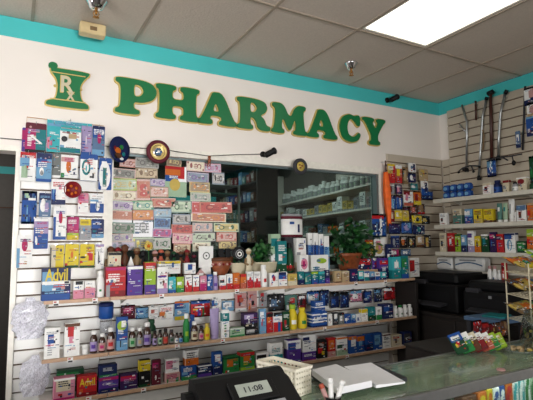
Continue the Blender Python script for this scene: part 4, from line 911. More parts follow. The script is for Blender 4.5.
# ================================================================ RIGHT RACK (front wall beside the window)
row('''
387.5 395 164 183 0 card r Y0579 -w1789 o3345 y0AAA | red and yellow card, first in the corner rack's top row | card
395.5 402 165 183 0 card O y2479 r0003 w08AA | orange-red card beside the first in the corner rack | card
402.5 408 167 184 .01 card N k0459 x2278 | tan and black card in the corner rack's top row | card
408.5 416 163 172 0 card w n6299 @B3367 | white and navy card, highest in the corner rack | card
408.5 416 173 182.5 0 card n @w2268 k0AAA | navy card with white oval under the highest one | card
419 428 169 181 .01 card x Y2469 -z1334 | tan card at the right of the corner rack's top row | card
421 428 181 194 0 card w b0005 n5099 @w2467 | white and blue card below the tan one in the corner rack | card
390 396 195 209.5 0 bag b l2168 n07AA | blue shining packet, left of two in the rack's second row | packet
396.5 402.5 195 209.5 0 bag b w4269 u08AA | blue and white packet, right of two in the rack's second row | packet
403.5 413 190 206 0 card w R0779 @p2358 z0AAA O0002 | white card with a pink face in the rack's second row | card
413.5 421 191 205 .01 card o R2268 k0AAA y0003 | orange card with red square in the corner rack | card
422 433 191 200 .0 bag b n0005 w0999 | wide blue packet at the right of the rack's second row | packet
395 402 210.5 221 0 card y w2458 x0002 | yellow card, left one in the rack's third row | card
402.5 409 210.5 221 0 card Y -z1678 y0004 | mustard card beside the yellow one in the rack's third row | card
410 417.5 205.5 214.5 .01 bag z O2268 | brown packet above the round yellow one in the rack | packet
418 425 204 214.5 .01 bag z N2279 r0002 | darker brown packet right of its neighbour in the rack | packet
412 422 215 223.5 0 bag y @k3277 g0AAA | yellow packet with dark centre in the corner rack | packet
389 400.5 223.5 234 0 bag n V0589 w4556 k0AAA | dark navy packet, first in the rack's fourth row | packet
401.5 412 222 234 0 bag b @a2378 l5589 | brighter blue packet in the rack's fourth row | packet
413 425 225 234.5 0 bag n t3368 | navy packet with teal centre in the rack's fourth row | packet
391 399.5 236 248 0 card n @s2258 b0AAA | navy card with grey oval in the rack's bottom row | card
400 407.5 236 248 0 card k @o2268 -w2789 | black card with orange dot, left of two in the bottom row | card
408 415.5 236 248 0 card k @Y2268 -w2345 | black card with amber dot, right of two in the bottom row | card
416.5 424 236 247 0 card x w2479 z0002 | tan card with white patch in the rack's bottom row | card
424.5 431 235 248 0 card d Y2168 k0AAA | dark card with a mustard patch at the rack's bottom right | card
388.5 394.5 184.5 194 .0 card s u1268 w0AAA | grey card with maroon patch between the rack's first two rows | card
396 402 184.5 194 .01 card V p2268 -w1789 | dark violet card right of the grey and maroon card in the rack | card
403.5 411 207 221 .03 bag u o2255 k3378 | maroon packet half hidden behind the mustard card in the rack | packet
421 430 216 224 .01 bag k Y2367 | black packet right of the round-centred yellow one in the rack | packet
389 394.5 211 222 .01 card R k1367 i2389 | dark red card at the left end of the rack's third row | card
411 418 183.5 190 .01 card t w1367 | narrow teal card above the orange card in the corner rack | card
389 399 249 257 .01 bag m n0458 w2378 | magenta and navy packet below the rack's bottom row, left | packet
401 411 249 256 .01 bag B w2367 | grey-blue packet below the rack's bottom row, middle | packet
''', 'Y', 2.93, 0, wallval=D-.02, grp='packets hanging in the corner rack')
# orange folded umbrella hanging at the window's right frame
A = onY(386, 172, 2.945); B = onY(387.5, 226, 2.945)
root = empty('folded_umbrella', (A.x, 2.945, A.z)); tag(root, 'long orange folded umbrella hanging beside the right window frame', 'umbrella'); L = A.z-B.z
mb = MB(); n = 14; K = 10; vs = []
for k in range(K+1):
    t = k/K; rr = .02+.02*math.sin(PI*min(1, t*1.1))*(1-.3*t)
    for i in range(n): a = 2*PI*i/n; q = rr*(1+.22*math.cos(5*a)); vs.append((q*math.cos(a)+.02*t, q*.7*math.sin(a), -L*t))
mb.add(vs, [(k*n+i, k*n+(i+1) % n, k*n+n+(i+1) % n, k*n+n+i) for k in range(K) for i in range(n)]+[tuple(range(n)), tuple(range(K*n, K*n+n))], 'orangecloth', True); mb.build('canopy', root)
mb = MB(); mb.tube([(0, 0, -.01), (-.004, 0, .10)], .005, 'cane_brown'); mb.tube([(-.004, 0, .09), (-.004, .045, .092)], .003, 'aluminium'); mb.build('handle', root)
# ================================================================ RIGHT WALL SHELVES
def rshelf(z, y0, y1, label):
    root = empty('wall_shelf', (W-.018, (y0+y1)/2, z)); tag(root, label, 'shelf', 'white shelves on the right-hand wall'); l = (y1-y0)/2
    mb = MB(); mb.cbox(-.285, 0, -l, l, -.02, 0, 'shelfwhite'); mb.build('shelf_board', root)
    mb = MB(); mb.cbox(-.292, -.285, -l, l, -.032, .002, 'shelfwhite'); mb.build('front_edge', root)
    for s in (-l*.9, 0, l*.9): mb = MB(); mb.add([(0, s-.003, -.02), (-.12, s-.003, -.02), (0, s-.003, -.05), (0, s+.003, -.02), (-.12, s+.003, -.02), (0, s+.003, -.05)], [(0, 1, 2), (5, 4, 3), (0, 3, 4, 1), (1, 4, 5, 2), (2, 5, 3, 0)], 'shelfwhite'); mb.build('bracket', root)
for z, n in ((1.975, 'upper'), (1.745, 'middle'), (1.508, 'lower')): rshelf(z, 1.35, 2.86, n+' white shelf on the beige right-hand slatwall')
row('''
482.5 491 183 - 0 box w R2367 k3456 i08AA | white carton with dark red window on the upper right-wall shelf
503.5 510 180 - .03 box i s0346 R08AA | cream carton with dark red top on the upper right-wall shelf
517 527.5 177 - .03 box i @R1589 z2445 w0AAA | cream carton with a red arch on the upper right-wall shelf
''', 'X', 3.345, 1.9755, face=-PI/2, grp='goods on the upper right-wall shelf', depthmax=.08)
row('''
492 500 180 - .04 bot n nb n2366 | dark blue squat bottle on the upper right-wall shelf | bottle
511 516.5 182 - .0 bot s kw T2366 | small grey bottle with white label on the upper right-wall shelf | bottle
528 535 181 - .02 bot G kG G2366 | dark green bottle at the right edge of the upper right-wall shelf | bottle
''', 'X', 3.345, 1.9755, face=-PI/2, grp='goods on the upper right-wall shelf', depthmax=.09)
xs_ = [(442, 448.5), (449, 455.5), (456, 462.5), (463, 469.5)]
for i, (a, b) in enumerate(xs_):
    for j, (yt, yb) in enumerate(((191.5, None), (185.5, 191.5))):
        V = 3.35; A, B = onX(a, 190, V), onX(b, 190, V); z0 = 1.9755 if yb is None else 1.9755+.062; w = A.y-B.y; mb = MB(); mb.cbox(-w/2+.001, w/2-.001, 0, .06, 0, .058, 'b', .012); mb.disc(0, .028, w*.3, .016, -.0004, 'l'); o = mb.build('blue_packet', loc=(V, (A.y+B.y)/2, z0), rz=-PI/2)
        tag(o, ['first', 'second', 'third', 'fourth'][i]+' from the corner in the '+['bottom', 'top'][j]+' row of the blue packet stack', 'packet', 'stack of blue packets on the upper right-wall shelf')
row('''
440 447 213 - 0 box w k2356 -s1789 | white carton nearest the corner on the middle right-wall shelf
453.5 462 209 - 0 box i k3257 T0006 -z1789 | cream carton with green foot on the middle right-wall shelf
465 473 209 - 0 box l b0005 w0679 -w1234 | light blue over blue carton on the middle right-wall shelf
474 483 209 - 0 box y Y0003 -z1699 @k4366 | yellow carton, left of two on the middle right-wall shelf
484 493.5 209 - 0 box y -z1699 z0002 | yellow carton with brown foot, right of two on the middle right-wall shelf
514.5 516 212 - 0 box w s0446 | very thin white carton between tubes and red label carton
517 527 205 - 0 box w B07AA z2256 -R2567 | wide white carton with blue-grey top on the middle right-wall shelf
527.7 536 203 - 0 box o r0346 x0AAA i0223 | orange carton at the right edge of the middle right-wall shelf
''', 'X', 3.345, 1.7455, face=-PI/2, grp='goods on the middle right-wall shelf', depthmax=.08)
row('''
496 501.5 203 - 0 tub T w w2568 | teal squeeze tube, first of three on the middle right-wall shelf | tube
502 507 203 - 0 tub q w t2568 | pale green squeeze tube, second of three on the middle right-wall shelf | tube
507.5 513.8 199 - 0 tub w w k3658 s2357 | tall white squeeze tube, third of three on the middle right-wall shelf | tube
''', 'X', 3.345, 1.7455, face=-PI/2, grp='goods on the middle right-wall shelf')
row('''
440 446.5 233 - 0 box i k2356 -z1789 | cream carton nearest the corner on the lower right-wall shelf
447.5 455 233 - 0 box r w3467 R0003 | red carton near the corner on the lower right-wall shelf
455.5 461 234 - 0 box e R3367 G0AAA k0334 | olive and lime carton on the lower right-wall shelf
461.5 467 235 - 0 box l n0004 w2679 | light blue and navy carton on the lower right-wall shelf
468 474.5 231 - 0 box w v0779 a0003 -v1456 | white carton with purple band on the lower right-wall shelf
475 481 236 - 0 box y o0004 @z3367 | yellow and orange carton on the lower right-wall shelf
481.7 489 234 - 0 box G t2468 w0AAA | dark green carton on the lower right-wall shelf
490 496.5 232 - 0 box V m0779 b2346 | dark purple carton on the lower right-wall shelf
497 504 234 - 0 box r V0779 @m2256 | crimson carton with purple top on the lower right-wall shelf
505 516 233 - 0 box w b0779 @l2177 @w4266 n09AA | wide white carton with a light blue ring on the lower right-wall shelf
516.7 526.5 241 - 0 box G g1289 -w2456 | low green carton on the lower right-wall shelf
527.2 536 229 - 0 box e o0007 r0446 | tall orange carton with lime top at the right edge of the lower right-wall shelf
''', 'X', 3.345, 1.5085, face=-PI/2, grp='goods on the lower right-wall shelf', depthmax=.08)
# canes and crutches hung on the right wall
XC = 3.57
def cane(pts, rad, m, label, name='walking_cane', grip=None, tip=True):
    w3 = [onX(x, y, XC) for x, y in pts]; o3 = w3[0].copy(); root = empty(name, o3); tag(root, label, 'cane')
    loc = [p-o3 for p in w3]; mb = MB(); mb.tube(loc, rad, m, 10); mb.build('shaft', root)
    if grip: mb = MB(); g = [onX(x, y, XC)-o3 for x, y in grip]; mb.tube(g, rad*1.5, 'blackplastic', 10); mb.build('grip', root)
    if tip: mb = MB(); t = loc[-1]; mb.lathe([(rad*1.3, 0), (rad*1.8, -.012), (rad*1.9, -.035)], 'blackplastic', 12, M=Matrix.Translation(t)); mb.build('rubber_tip', root)
    mb = MB(); mb.tube([(.033, 0, loc[0].z-.03), (-.012, 0, loc[0].z-.03), (-.014, 0, loc[0].z-.02)], .0025, 'aluminium', 6); mb.build('hanger', root)
cane([(462, 105), (467, 122), (466.5, 168)], .010, 'aluminium', 'silver bent crutch tube hanging nearest the corner', 'crutch')
cane([(475.5, 101), (476, 120)], .009, 'cane_brown', 'short brown rod hanging between the silver tubes', 'wooden_rod', tip=False)
cane([(486, 100), (482.5, 117), (480.5, 150), (479, 176)], .010, 'aluminium', 'silver bent cane hanging left of the dark brown cane', grip=[(462+24, 100), (487, 97)])
cane([(490.5, 94), (491, 120), (491.7, 158)], .014, 'cane_brown', 'thick dark brown cane hanging in the middle of the wall', grip=[(488, 94), (493, 91.5)])
cane([(505, 94), (500.5, 113), (499, 135), (498.3, 156)], .011, 'aluminium', 'silver bent cane hanging right of the dark brown cane', grip=[(505, 94), (507, 90)])
cane([(482, 118), (481, 127), (484, 134), (483, 150)], .006, 'N', 'thin bamboo coloured reacher hanging behind the silver cane', 'reacher_stick', tip=False)
cane([(459.5, 124), (463, 129), (466, 132)], .006, 'aluminium', 'short silver lever sticking out beside the corner crutch', 'metal_lever', tip=False)
# quad-cane foot near the middle
P = onX(470, 168, 3.50); root = empty('quad_cane_base', P); tag(root, 'dark metal cane foot with spread prongs below the corner crutch', 'cane foot')
mb = MB()
for dy, dz in ((-.1, .0), (-.04, -.03), (.06, .0), (.11, -.015)): mb.tube([(0, 0, .02), (-.01, dy*.6, .01), (-.01, dy, dz)], .006, 'd', 8); mb.ball((-.01, dy, dz-.008), .012, 'blackplastic', 8, 6)
mb.tube([(0, 0, .02), (.06, 0, .02), (.10, 0, .02)], .004, 'aluminium'); mb.build('prongs', root)
# second set of prongs
P = onX(497, 160, 3.50); root = empty('quad_cane_base', P); tag(root, 'dark metal cane foot with long arms right of the blue glove', 'cane foot'); mb = MB()
for dy, dz in ((.09, .02), (-.10, -.02), (-.22, .01)): mb.tube([(0, 0, .02), (-.01, dy*.6, .01), (-.01, dy, dz)], .006, 'd', 8)
q = onX(514.5, 163, 3.5)-P; mb.ball((-.01, q.y, q.z), .016, 'blackplastic', 10, 6, (1, 1, 1.4)); mb.tube([(-.01, q.y, q.z), (-.01, q.y+.01, .01)], .005, 'd'); mb.tube([(0, 0, .02), (.10, 0, .02)], .004, 'aluminium'); mb.build('prongs', root)
row('''
487 496 160 177 0 bag b @w3477 l0679 n0002 w4359 | blue glove packet with a white patch hanging below the brown cane | packet
515.5 520.5 131 148 .0 card B w2478 n0002 #b3367 | slim blue card hanging left of the big blue box | card
524 536 87 105 -.03 card n w0359 k0AAA P4489 | dark blue card with white lower half at the upper right edge | card
526 538 116 136 -.03 card b n0003 -w1234 l0AAA | bright blue card at the right edge below the dark one | card
527 538 102 116 -.03 card w @P2288 x0002 | white card with a pictured face at the right edge between blue cards | card
''', 'X', 3.53, 0, face=-PI/2, wallval=W-.02, grp='packets hanging on the right-hand wall')
mb = MB(); A = onX(524, 86, 3.56); B = onX(521.5, 150, 3.56); mb.tube([(3.575, A.y, A.z), (3.575, B.y, B.z)], .008, 'd'); mb.tube([(3.61, A.y, A.z-.02), (3.575, A.y, A.z-.02)], .004, 'd'); tag(mb.build('hanging_rod'), 'long dark grey rod hanging left of the blue cards', 'rod')
row('''
529 536 156 186 .0 bag G g2356 | green packet hanging at the right edge above the upper shelf | packet
''', 'X', 3.53, 0, face=-PI/2, wallval=W-.02, grp='packets hanging on the right-hand wall')
# ================================================================ PRINTERS AND CABINET
root = empty('printer_cabinet', (3.31, 2.435, 0)); tag(root, 'dark brown cabinet carrying the two black printers', 'cabinet')
mb = MB(); mb.cbox(-.27, .29, -.5, .53, .0, 1.0, 'darkcab', .004); mb.build('body', root)
mb = MB(); mb.cbox(-.285, .295, -.51, .54, 1.0, 1.022, 'darkcab', .003); mb.build('cabinet_top', root)
for y0, y1 in ((-.49, .01), (.02, .52)):
    mb = MB(); mb.cbox(-.282, -.27, y0, y1, .05, .98, 'darkcab', .004); dr = mb.build('door', root); mb = MB(); mb.tube([(-.282, y1-.05, .55), (-.305, y1-.05, .56), (-.305, y1-.05, .66), (-.282, y1-.05, .67)], .005, 'd'); mb.build('door_handle', dr)
def printer(cx, cy, l, w, h, label, lights):
    root = empty('printer', (cx, cy, 1.0225)); tag(root, label, 'printer'); mb = MB()
    mb.cbox(-w/2, w/2, -l/2, l/2, .008, h*.72, 'blackplastic', .012); mb.cbox(-w/2+.03, w/2-.02, -l/2+.02, l/2-.02, h*.72, h, 'blackplastic', .02); mb.build('housing', root)
    mb = MB(); mb.add([(-w/2-.07, -l*.3, h*.2), (-w/2-.07, l*.3, h*.2), (-w/2+.001, l*.32, h*.26), (-w/2+.001, -l*.32, h*.26), (-w/2-.07, -l*.3, h*.17), (-w/2-.07, l*.3, h*.17), (-w/2+.001, l*.32, h*.2), (-w/2+.001, -l*.32, h*.2)], [(0, 3, 2, 1), (4, 5, 6, 7), (0, 1, 5, 4), (1, 2, 6, 5), (3, 0, 4, 7)], 'd'); mb.build('output_tray', root)
    mb = MB(); mb.box(-w/2-.001, -w/2+.012, -l*.36, l*.36, h*.32, h*.52, 'k'); mb.build('paper_slot', root)
    mb = MB(); mb.cbox(-w/2-.004, -w/2+.05, l*.12, l*.42, h*.68, h*.8, 'd', .004); mb.build('control_panel', root)
    for dy, dz, m in lights: mb = MB(); mb.box(-w/2-.003, -w/2-.0, dy-.012, dy+.012, dz, dz+.02, m); mb.build('status_label', root)
    for a in (-1, 1):
        for b in (-1, 1): mb = MB(); mb.lathe([(.015, 0), (.015, .009)], 'k', 10, cx=a*(w/2-.04), cy=b*(l/2-.04)); mb.build('foot', root)
printer(3.32, 2.715, .50, .48, .32, 'large black printer on the dark cabinet, nearer the corner', ((.22, .055, 'O'), (.15, .045, 's')))
printer(3.33, 2.255, .38, .42, .27, 'lower black printer on the dark cabinet, nearer the counter', ((-.05, .15, 's'),))
# white packages on a small shelf behind the printers
root = empty('wall_shelf', (W-.018, 2.33, 1.345)); tag(root, 'short shelf behind the printers holding white packages', 'shelf'); mb = MB(); mb.cbox(-.16, 0, -.50, .5, -.015, 0, 'shelfwhite'); mb.build('shelf_board', root)
for i, (a, b, lb) in enumerate(((436, 452, 'white wrapped package behind the large printer, left one'), (454, 484, 'wide white wrapped package behind the printers, right one'))):
    A, B = onX(a, 266, 3.47), onX(b, 266, 3.47); w = A.y-B.y; mb = MB(); z1 = onX((a+b)/2, 257.5, 3.47).z; h = z1-1.3455
    mb.cbox(-w/2, w/2, 0, .1, 0, h, 'w', .015); mb.add([(-w*.45+w*.9*k/10, -.001, h*(.45+.22*math.sin(PI*k/10))) for k in range(11)]+[(-w*.45+w*.9*k/10, -.001, h*(.45+.22*math.sin(PI*k/10))-.012) for k in range(10, -1, -1)], [tuple(range(21, -1, -1))], 'B'); mb.rect(-w*.3, w*.25, h*.72, h*.84, -.0015, 's')  # slate arc paints the curved shadow on the package front
    tag(mb.build('wrapped_package', loc=(3.47, (A.y+B.y)/2, 1.3455), rz=-PI/2), lb, 'package')
# white bottles and red pack right of the printers
row('''
487 491.5 266 - 0 bot w Pw s2366 | small white bottle with pink cap, first of three by the wire rack | bottle
492 496.5 266 - 0 bot w Pw B2366 | small white bottle with pink cap, middle of three by the wire rack | bottle
497 501 270 - 0 bot w ww B2366 | small white bottle with white cap, last of three by the wire rack | bottle
502 507 263 - 0 box r w2355 R0779 | red carton right of the three small white bottles
''', 'X', 3.40, 1.26, face=-PI/2, grp='goods beside the wire rack')
# side table under them
root = empty('side_table', (2.87, 2.0, 0)); tag(root, 'grey-topped side table with a teal folder right of the printers', 'table')
mb = MB(); mb.cbox(-.14, .14, -.13, .14, 1.065, 1.09, 'B', .004); mb.build('table_top', root)
for a in (-.115, .115):
    for b in (-.11, .11): mb = MB(); mb.cbox(a-.015, a+.015, b-.015, b+.015, 0, 1.065, 'd'); mb.build('leg', root)
root = empty('wall_shelf', (W-.018, 1.66, 1.258)); tag(root, 'short dark shelf by the wire rack carrying small white bottles', 'shelf'); mb = MB(); mb.cbox(-.25, 0, -.25, .33, -.015, 0, 'd'); mb.build('shelf_board', root)
mb = MB(); mb.cbox(-.08, .08, -.07, .07, 0, .012, 't'); tag(mb.build('teal_folder', loc=(2.89, 2.0, 1.0905), rz=.3), 'teal folder lying on the grey side table', 'folder')
# ================================================================ GLASS COUNTER
CZ = 1.0; CY0, CY1 = 1.345, 1.725; CX0, CX1 = -.4, 3.2
root = empty('display_counter', (1.4, CY0, 0)); tag(root, 'long glass-topped display counter with an aluminium front rail', 'counter')
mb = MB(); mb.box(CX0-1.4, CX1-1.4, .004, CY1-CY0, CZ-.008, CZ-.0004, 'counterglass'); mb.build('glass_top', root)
mb = MB(); mb.box(CX0-1.4, CX1-1.4, .006, .012, .3, CZ-.05, 'glass'); mb.build('front_glass', root)
mb = MB(); mb.cbox(CX0-1.4, CX1-1.4, -.012, .004, CZ-.044, CZ+.002, 'aluminium', .004); mb.cbox(CX0-1.4, CX1-1.4, .004, .02, CZ-.044, CZ-.009, 'aluminium', .002); mb.build('front_rail', root)
mb = MB(); mb.cbox(CX0-1.4, CX1-1.4, CY1-CY0-.014, CY1-CY0-.001, CZ-.035, CZ-.009, 'aluminium', .002); mb.cbox(CX0-1.4, CX1-1.4, CY1-CY0, CY1-CY0+.012, CZ-.035, CZ+.003, 'aluminium', .002); mb.build('rear_rail', root)
mb = MB(); mb.cbox(CX0-1.4, CX1-1.4, .0, CY1-CY0, 0, .30, 'darkcab'); mb.build('base', root)
mb = MB(); mb.tube([(CX0-1.38, .03, CZ-.03), (CX1-1.42, .03, CZ-.03)], .006, 'lamp', 10); mb.build('showcase_tube_lamp', root)
mb = MB(); mb.box(CX0-1.4, CX1-1.4, .03, CY1-CY0-.03, .72, .726, 'deckgreen'); mb.build('inner_shelf', root)
for xx in (-.35, .42, 1.2, 2.02-.0, 2.5, 3.15):
    mb = MB(); a = xx-1.4; mb.cbox(a-.012, a+.012, CY1-CY0-.03, CY1-CY0-.014, .3, CZ-.01, 'd'); mb.build('upright', root)
mb = MB(); mb.box(CX0-1.4, CX1-1.4, CY1-CY0-.012, CY1-CY0-.004, .3, CZ-.036, 'deckgreen'); mb.build('rear_panel', root)
# goods inside the showcase
cc = [('o', 'y', 'orange packet inside the glass counter'), ('y', 'o', 'yellow packet inside the glass counter'), ('w', 'b', 'white packet with blue print inside the glass counter'), ('b', 'w', 'blue packet inside the glass counter'), ('o', 'r', 'orange-red packet inside the glass counter'), ('w', 'c', 'white packet with cyan print inside the glass counter'), ('c', 'w', 'cyan packet inside the glass counter'), ('w', 'g', 'white packet with green print inside the glass counter'), ('q', 'g', 'pale green packet at the right end inside the glass counter'), ('z', 'Y', 'brown packet left of the orange one inside the glass counter')]
pxs = [(478, 487), (487.5, 493), (493.5, 500), (500, 505.5), (506, 513), (513.5, 519), (519.5, 525), (525.5, 531), (531.5, 540), (462, 477)]
for i, ((a, b), (c1, c2, lb)) in enumerate(zip(pxs, cc)):
    A, B = onY(a, 392, 1.47), onY(b, 392, 1.47); w = (B.x-A.x)*.97; z1 = [.885, .89, .888, .89, .90, .905, .91, .912, .912, .88][i]; mb = MB(); mb.cbox(-w/2, w/2, 0, .05, 0, z1-.727, c1, .004); art_apply(mb, f'{c2}0357 @{c2}2789 -{c2}1688 {c2}1123', w, z1-.727, 0); tag(mb.build('snack_packet', loc=((A.x+B.x)/2, 1.47, .7265)), lb, 'packet', 'packets inside the glass counter')
for i, (a, b, c, lb) in enumerate(((402, 410, 'k', 'black carton inside the counter below the papers'), (411, 418, 'n', 'navy carton inside the counter right of the black one'), (419, 425, 'T', 'dull green carton inside the counter by the upright'))):
    A, B = onY(a, 385, 1.62), onY(b, 385, 1.62); w = (B.x-A.x)*.95; mb = MB(); mb.cbox(-w/2, w/2, 0, .05, 0, .15, c, .003); art_apply(mb, 's2356', w, .15, 0); tag(mb.build('small_carton', loc=((A.x+B.x)/2, 1.62, .7265)), lb, 'box', 'cartons inside the glass counter')
# register on the counter's left
ZC = 1.0005
def wedge(m, x0, x1, prof, mt, skew=0.):
    n = len(prof); vs = [(x0, y, z) for y, z in prof]+[(x1, y, z) for y, z in prof]
    m.add(vs, [tuple(range(n)), tuple(range(2*n-1, n-1, -1))]+[(i, n+i, n+(i+1) % n, (i+1) % n) for i in range(n)], mt)
root = empty('cash_register', (.715, 1.352, ZC)); tag(root, 'black cash register with a grey number display on the counter', 'cash register')
mb = MB(); wedge(mb, -.17, .175, [(0, 0), (0, .034), (.02, .054), (.135, .136), (.155, .144), (.185, .14), (.19, .11), (.19, 0)], 'blackplastic'); wedge(mb, .175, .195, [(.01, 0), (.01, .03), (.13, .11), (.15, .115), (.18, .11), (.18, 0)], 'blackplastic')
wedge(mb, -.20, -.17, [(.01, 0), (.01, .03), (.13, .10), (.15, .105), (.18, .10), (.18, 0)], 'blackplastic'); mb.build('housing', root)
# display pod, tilted like the slope
sl = math.atan2(.08, .115); M = Matrix.Translation((.02, .075, .0945+.006)) @ Matrix.Rotation(sl, 4, 'X')
mb = MB(); mb.cbox(-.085, .085, -.042, .042, -.004, .008, 'blackplastic', .004, M=M); pod = mb.build('display_housing', root)
mb = MB(); mb.box(-.062, .062, -.022, .026, .008, .0105, 'lcd', M=M); lc = mb.build('display', pod)
vs, fs = text_data('11:08'); mb = MB(); mb.add([(-.036+.07*a, -.01+.022*b, .0112) for a, b in vs], fs, 'd', M=M); mb.build('display_digits', pod)
mb = MB(); mb.box(.03, .1, -.066, -.05, -.001, .003, 's', M=M); mb.build('name_strip', root)
# white basket
root = empty('plastic_basket', (1.0, 1.665, ZC), rz=.27); tag(root, 'cream woven plastic basket behind the cash register', 'basket')
mb = MB(); bw, bl, bh = .044, .105, .10; rows = 5
def side(x0, y0, x1, y1, n):
    L = Vector((x1-x0, y1-y0, 0)); u = L.normalized(); nn = Vector((u.y, -u.x, 0))*.0025
    for k in range(n+1):
        p = Vector((x0, y0, 0))+L*k/n; mb.box(-.0035, .0035, -.0025, .0025, 0, bh, 'basketwhite', M=Matrix.Translation(p) @ Matrix.Rotation(math.atan2(u.y, u.x), 4, 'Z'))
    for r in range(rows+1):
        z = bh*r/rows; c = (Vector((x0, y0, 0))+L/2); mb.box(-L.length/2, L.length/2, -.002, .002, max(0, z-.006), min(bh, z+.006), 'basketwhite', M=Matrix.Translation(c) @ Matrix.Rotation(math.atan2(u.y, u.x), 4, 'Z'))
side(-bw, -bl, bw, -bl, 6); side(bw, -bl, bw, bl, 10); side(bw, bl, -bw, bl, 6); side(-bw, bl, -bw, -bl, 10); mb.box(-bw, bw, -bl, bl, 0, .004, 'basketwhite'); mb.build('basket_body', root)
mb = MB(); e = .008
for a in ((-bw-e, bw+e, -bl-e, -bl+.003), (-bw-e, bw+e, bl-.003, bl+e), (-bw-e, -bw+.003, -bl, bl), (bw-.003, bw+e, -bl, bl)): mb.cbox(a[0], a[1], a[2], a[3], bh-.004, bh+.008, 'basketwhite')
mb.build('rim', root)
# marker pens in a cup
root = empty('pen_cup', (1.055, 1.405, ZC)); tag(root, 'small dark cup beside the basket holding white marker pens', 'cup'); mb = MB(); mb.lathe([(.026, 0), (.030, .035), (.027, .035), (.024, .006)], 'k', 20, caps=False); mb.lathe([(.001, .003), (.025, .003)], 'd', 20, caps=False); mb.build('cup', root)
for i, (dx, dy, tx, ty, m, c2, lb) in enumerate(((-.008, .0, .004, .01, 'w', 'k', 'white marker pen with black tip ring, left in the small cup'), (.01, -.004, .03, -.004, 'w', 's', 'white marker pen leaning right in the small cup'), (-.012, .012, -.02, .02, 'P', 'O', 'pink and red marker pen at the back of the small cup'))):
    b0 = Vector((1.055+dx, 1.405+dy, ZC+.007)); t0 = Vector((1.055+dx+tx, 1.405+dy+ty, ZC+.10-.012*i)); root = empty('marker_pen', b0); tag(root, lb, 'pen', 'marker pens in the cup')
    mb = MB(); mb.tube([(0, 0, 0), (t0-b0)*.8], .0095, m, 12); mb.build('barrel', root); mb = MB(); mb.tube([(t0-b0)*.8, t0-b0], [.0105, .0095], c2 if i == 2 else m, 12); mb.build('cap', root)
# papers
def slab(pts, z1, z0, m, name, label, cat, zs=None):
    P = [onZ(x, y, z1) for x, y in pts]; c = sum(P, Vector())/len(P); n = len(P); mb = MB(); zt = zs or [z1]*n
    top = [(p.x-c.x, p.y-c.y, zt[i]-z0) for i, p in enumerate(P)]; bot = [(p.x-c.x, p.y-c.y, 0) for p in P]
    mb.add(bot+top, [tuple(range(n))[::-1], tuple(range(n, 2*n))]+[(i, (i+1) % n, n+(i+1) % n, n+i) for i in range(n)], m)
    return mb, c
mb, c = slab([(312, 369.5), (336, 364), (372, 380.5), (337, 388)], 1.05, ZC+.0245, 'paper', '', '', '')
root = empty('paper_stack', (c.x, c.y, ZC+.0245)); tag(root, 'thick stack of white papers on the glass counter, left of the open sheets', 'paper stack'); mb.build('sheets', root)
mb, c2 = slab([(310, 371), (336, 364.5), (371.5, 381.5), (337, 390)], 1.024, ZC+.0005, 'd', '', '', ''); o = mb.build('shade_slab', root); o.location = (c2.x-c.x, c2.y-c.y, -.024)  # dark slab added under the stack in place of the shadow there
mb, c = slab([(344, 367), (371, 362.5), (405, 377), (376, 381.6)], 1.045, ZC+.019, 'paper', '', '', '', [1.047, 1.045, 1.026, 1.032]); root = empty('open_book', (c.x, c.y, ZC+.019)); tag(root, 'open white ledger on the glass counter, right of the paper stack', 'book'); root_loc = c.copy(); mb.build('pages', root)
mb, c3 = slab([(346, 368), (372, 362.3), (407, 377.5), (378, 382.5)], 1.018, ZC, 'd', '', '', ''); o = mb.build('cover', root); o.location = (c3.x-c.x, c3.y-c.y, -.0185)
# candy packets leaning in a row at the counter's back edge
cols = [('G', 'b', 'blue-topped dark green'), ('g', 'w', 'white-topped green'), ('z', 'i', 'cream-topped brown'), ('R', 'w', 'white-topped dark red'), ('O', 'w', 'white-topped salmon'), ('g', 'e', 'lime-topped green'), ('e', 'e', 'plain lime green')]
nth = ['first', 'second', 'third', 'fourth', 'fifth', 'sixth', 'last']
for i, (c1, c2, lb) in enumerate(cols):
    P = Vector((2.11+.043*i, 1.665-.008*i, ZC+.012)); mb = MB(); mb.cbox(-.034, .034, -.011, .011, 0, .105-.004*i, c1, .006); art_apply(mb, f'{c2}0609 w1789 -{c1}2688 {"r" if i%2 else "y"}2345 @{"y" if i%3 else "r"}3466', -.0+.066, .102-.004*i, -.0112); fine_print(mb, .064, .1-.004*i, -.0095, i*31+5, c1)
    mb.box(-.034, .034, -.0115, .0115, (.102-.004*i)*.9, .105-.004*i+.001, c2)
    tag(mb.build('candy_packet', loc=P, rot=(-.5, -.35, -.55)), f'{lb} candy packet, {nth[i]} from the left in the counter row', 'candy packet', 'candy packets leaning on the counter')
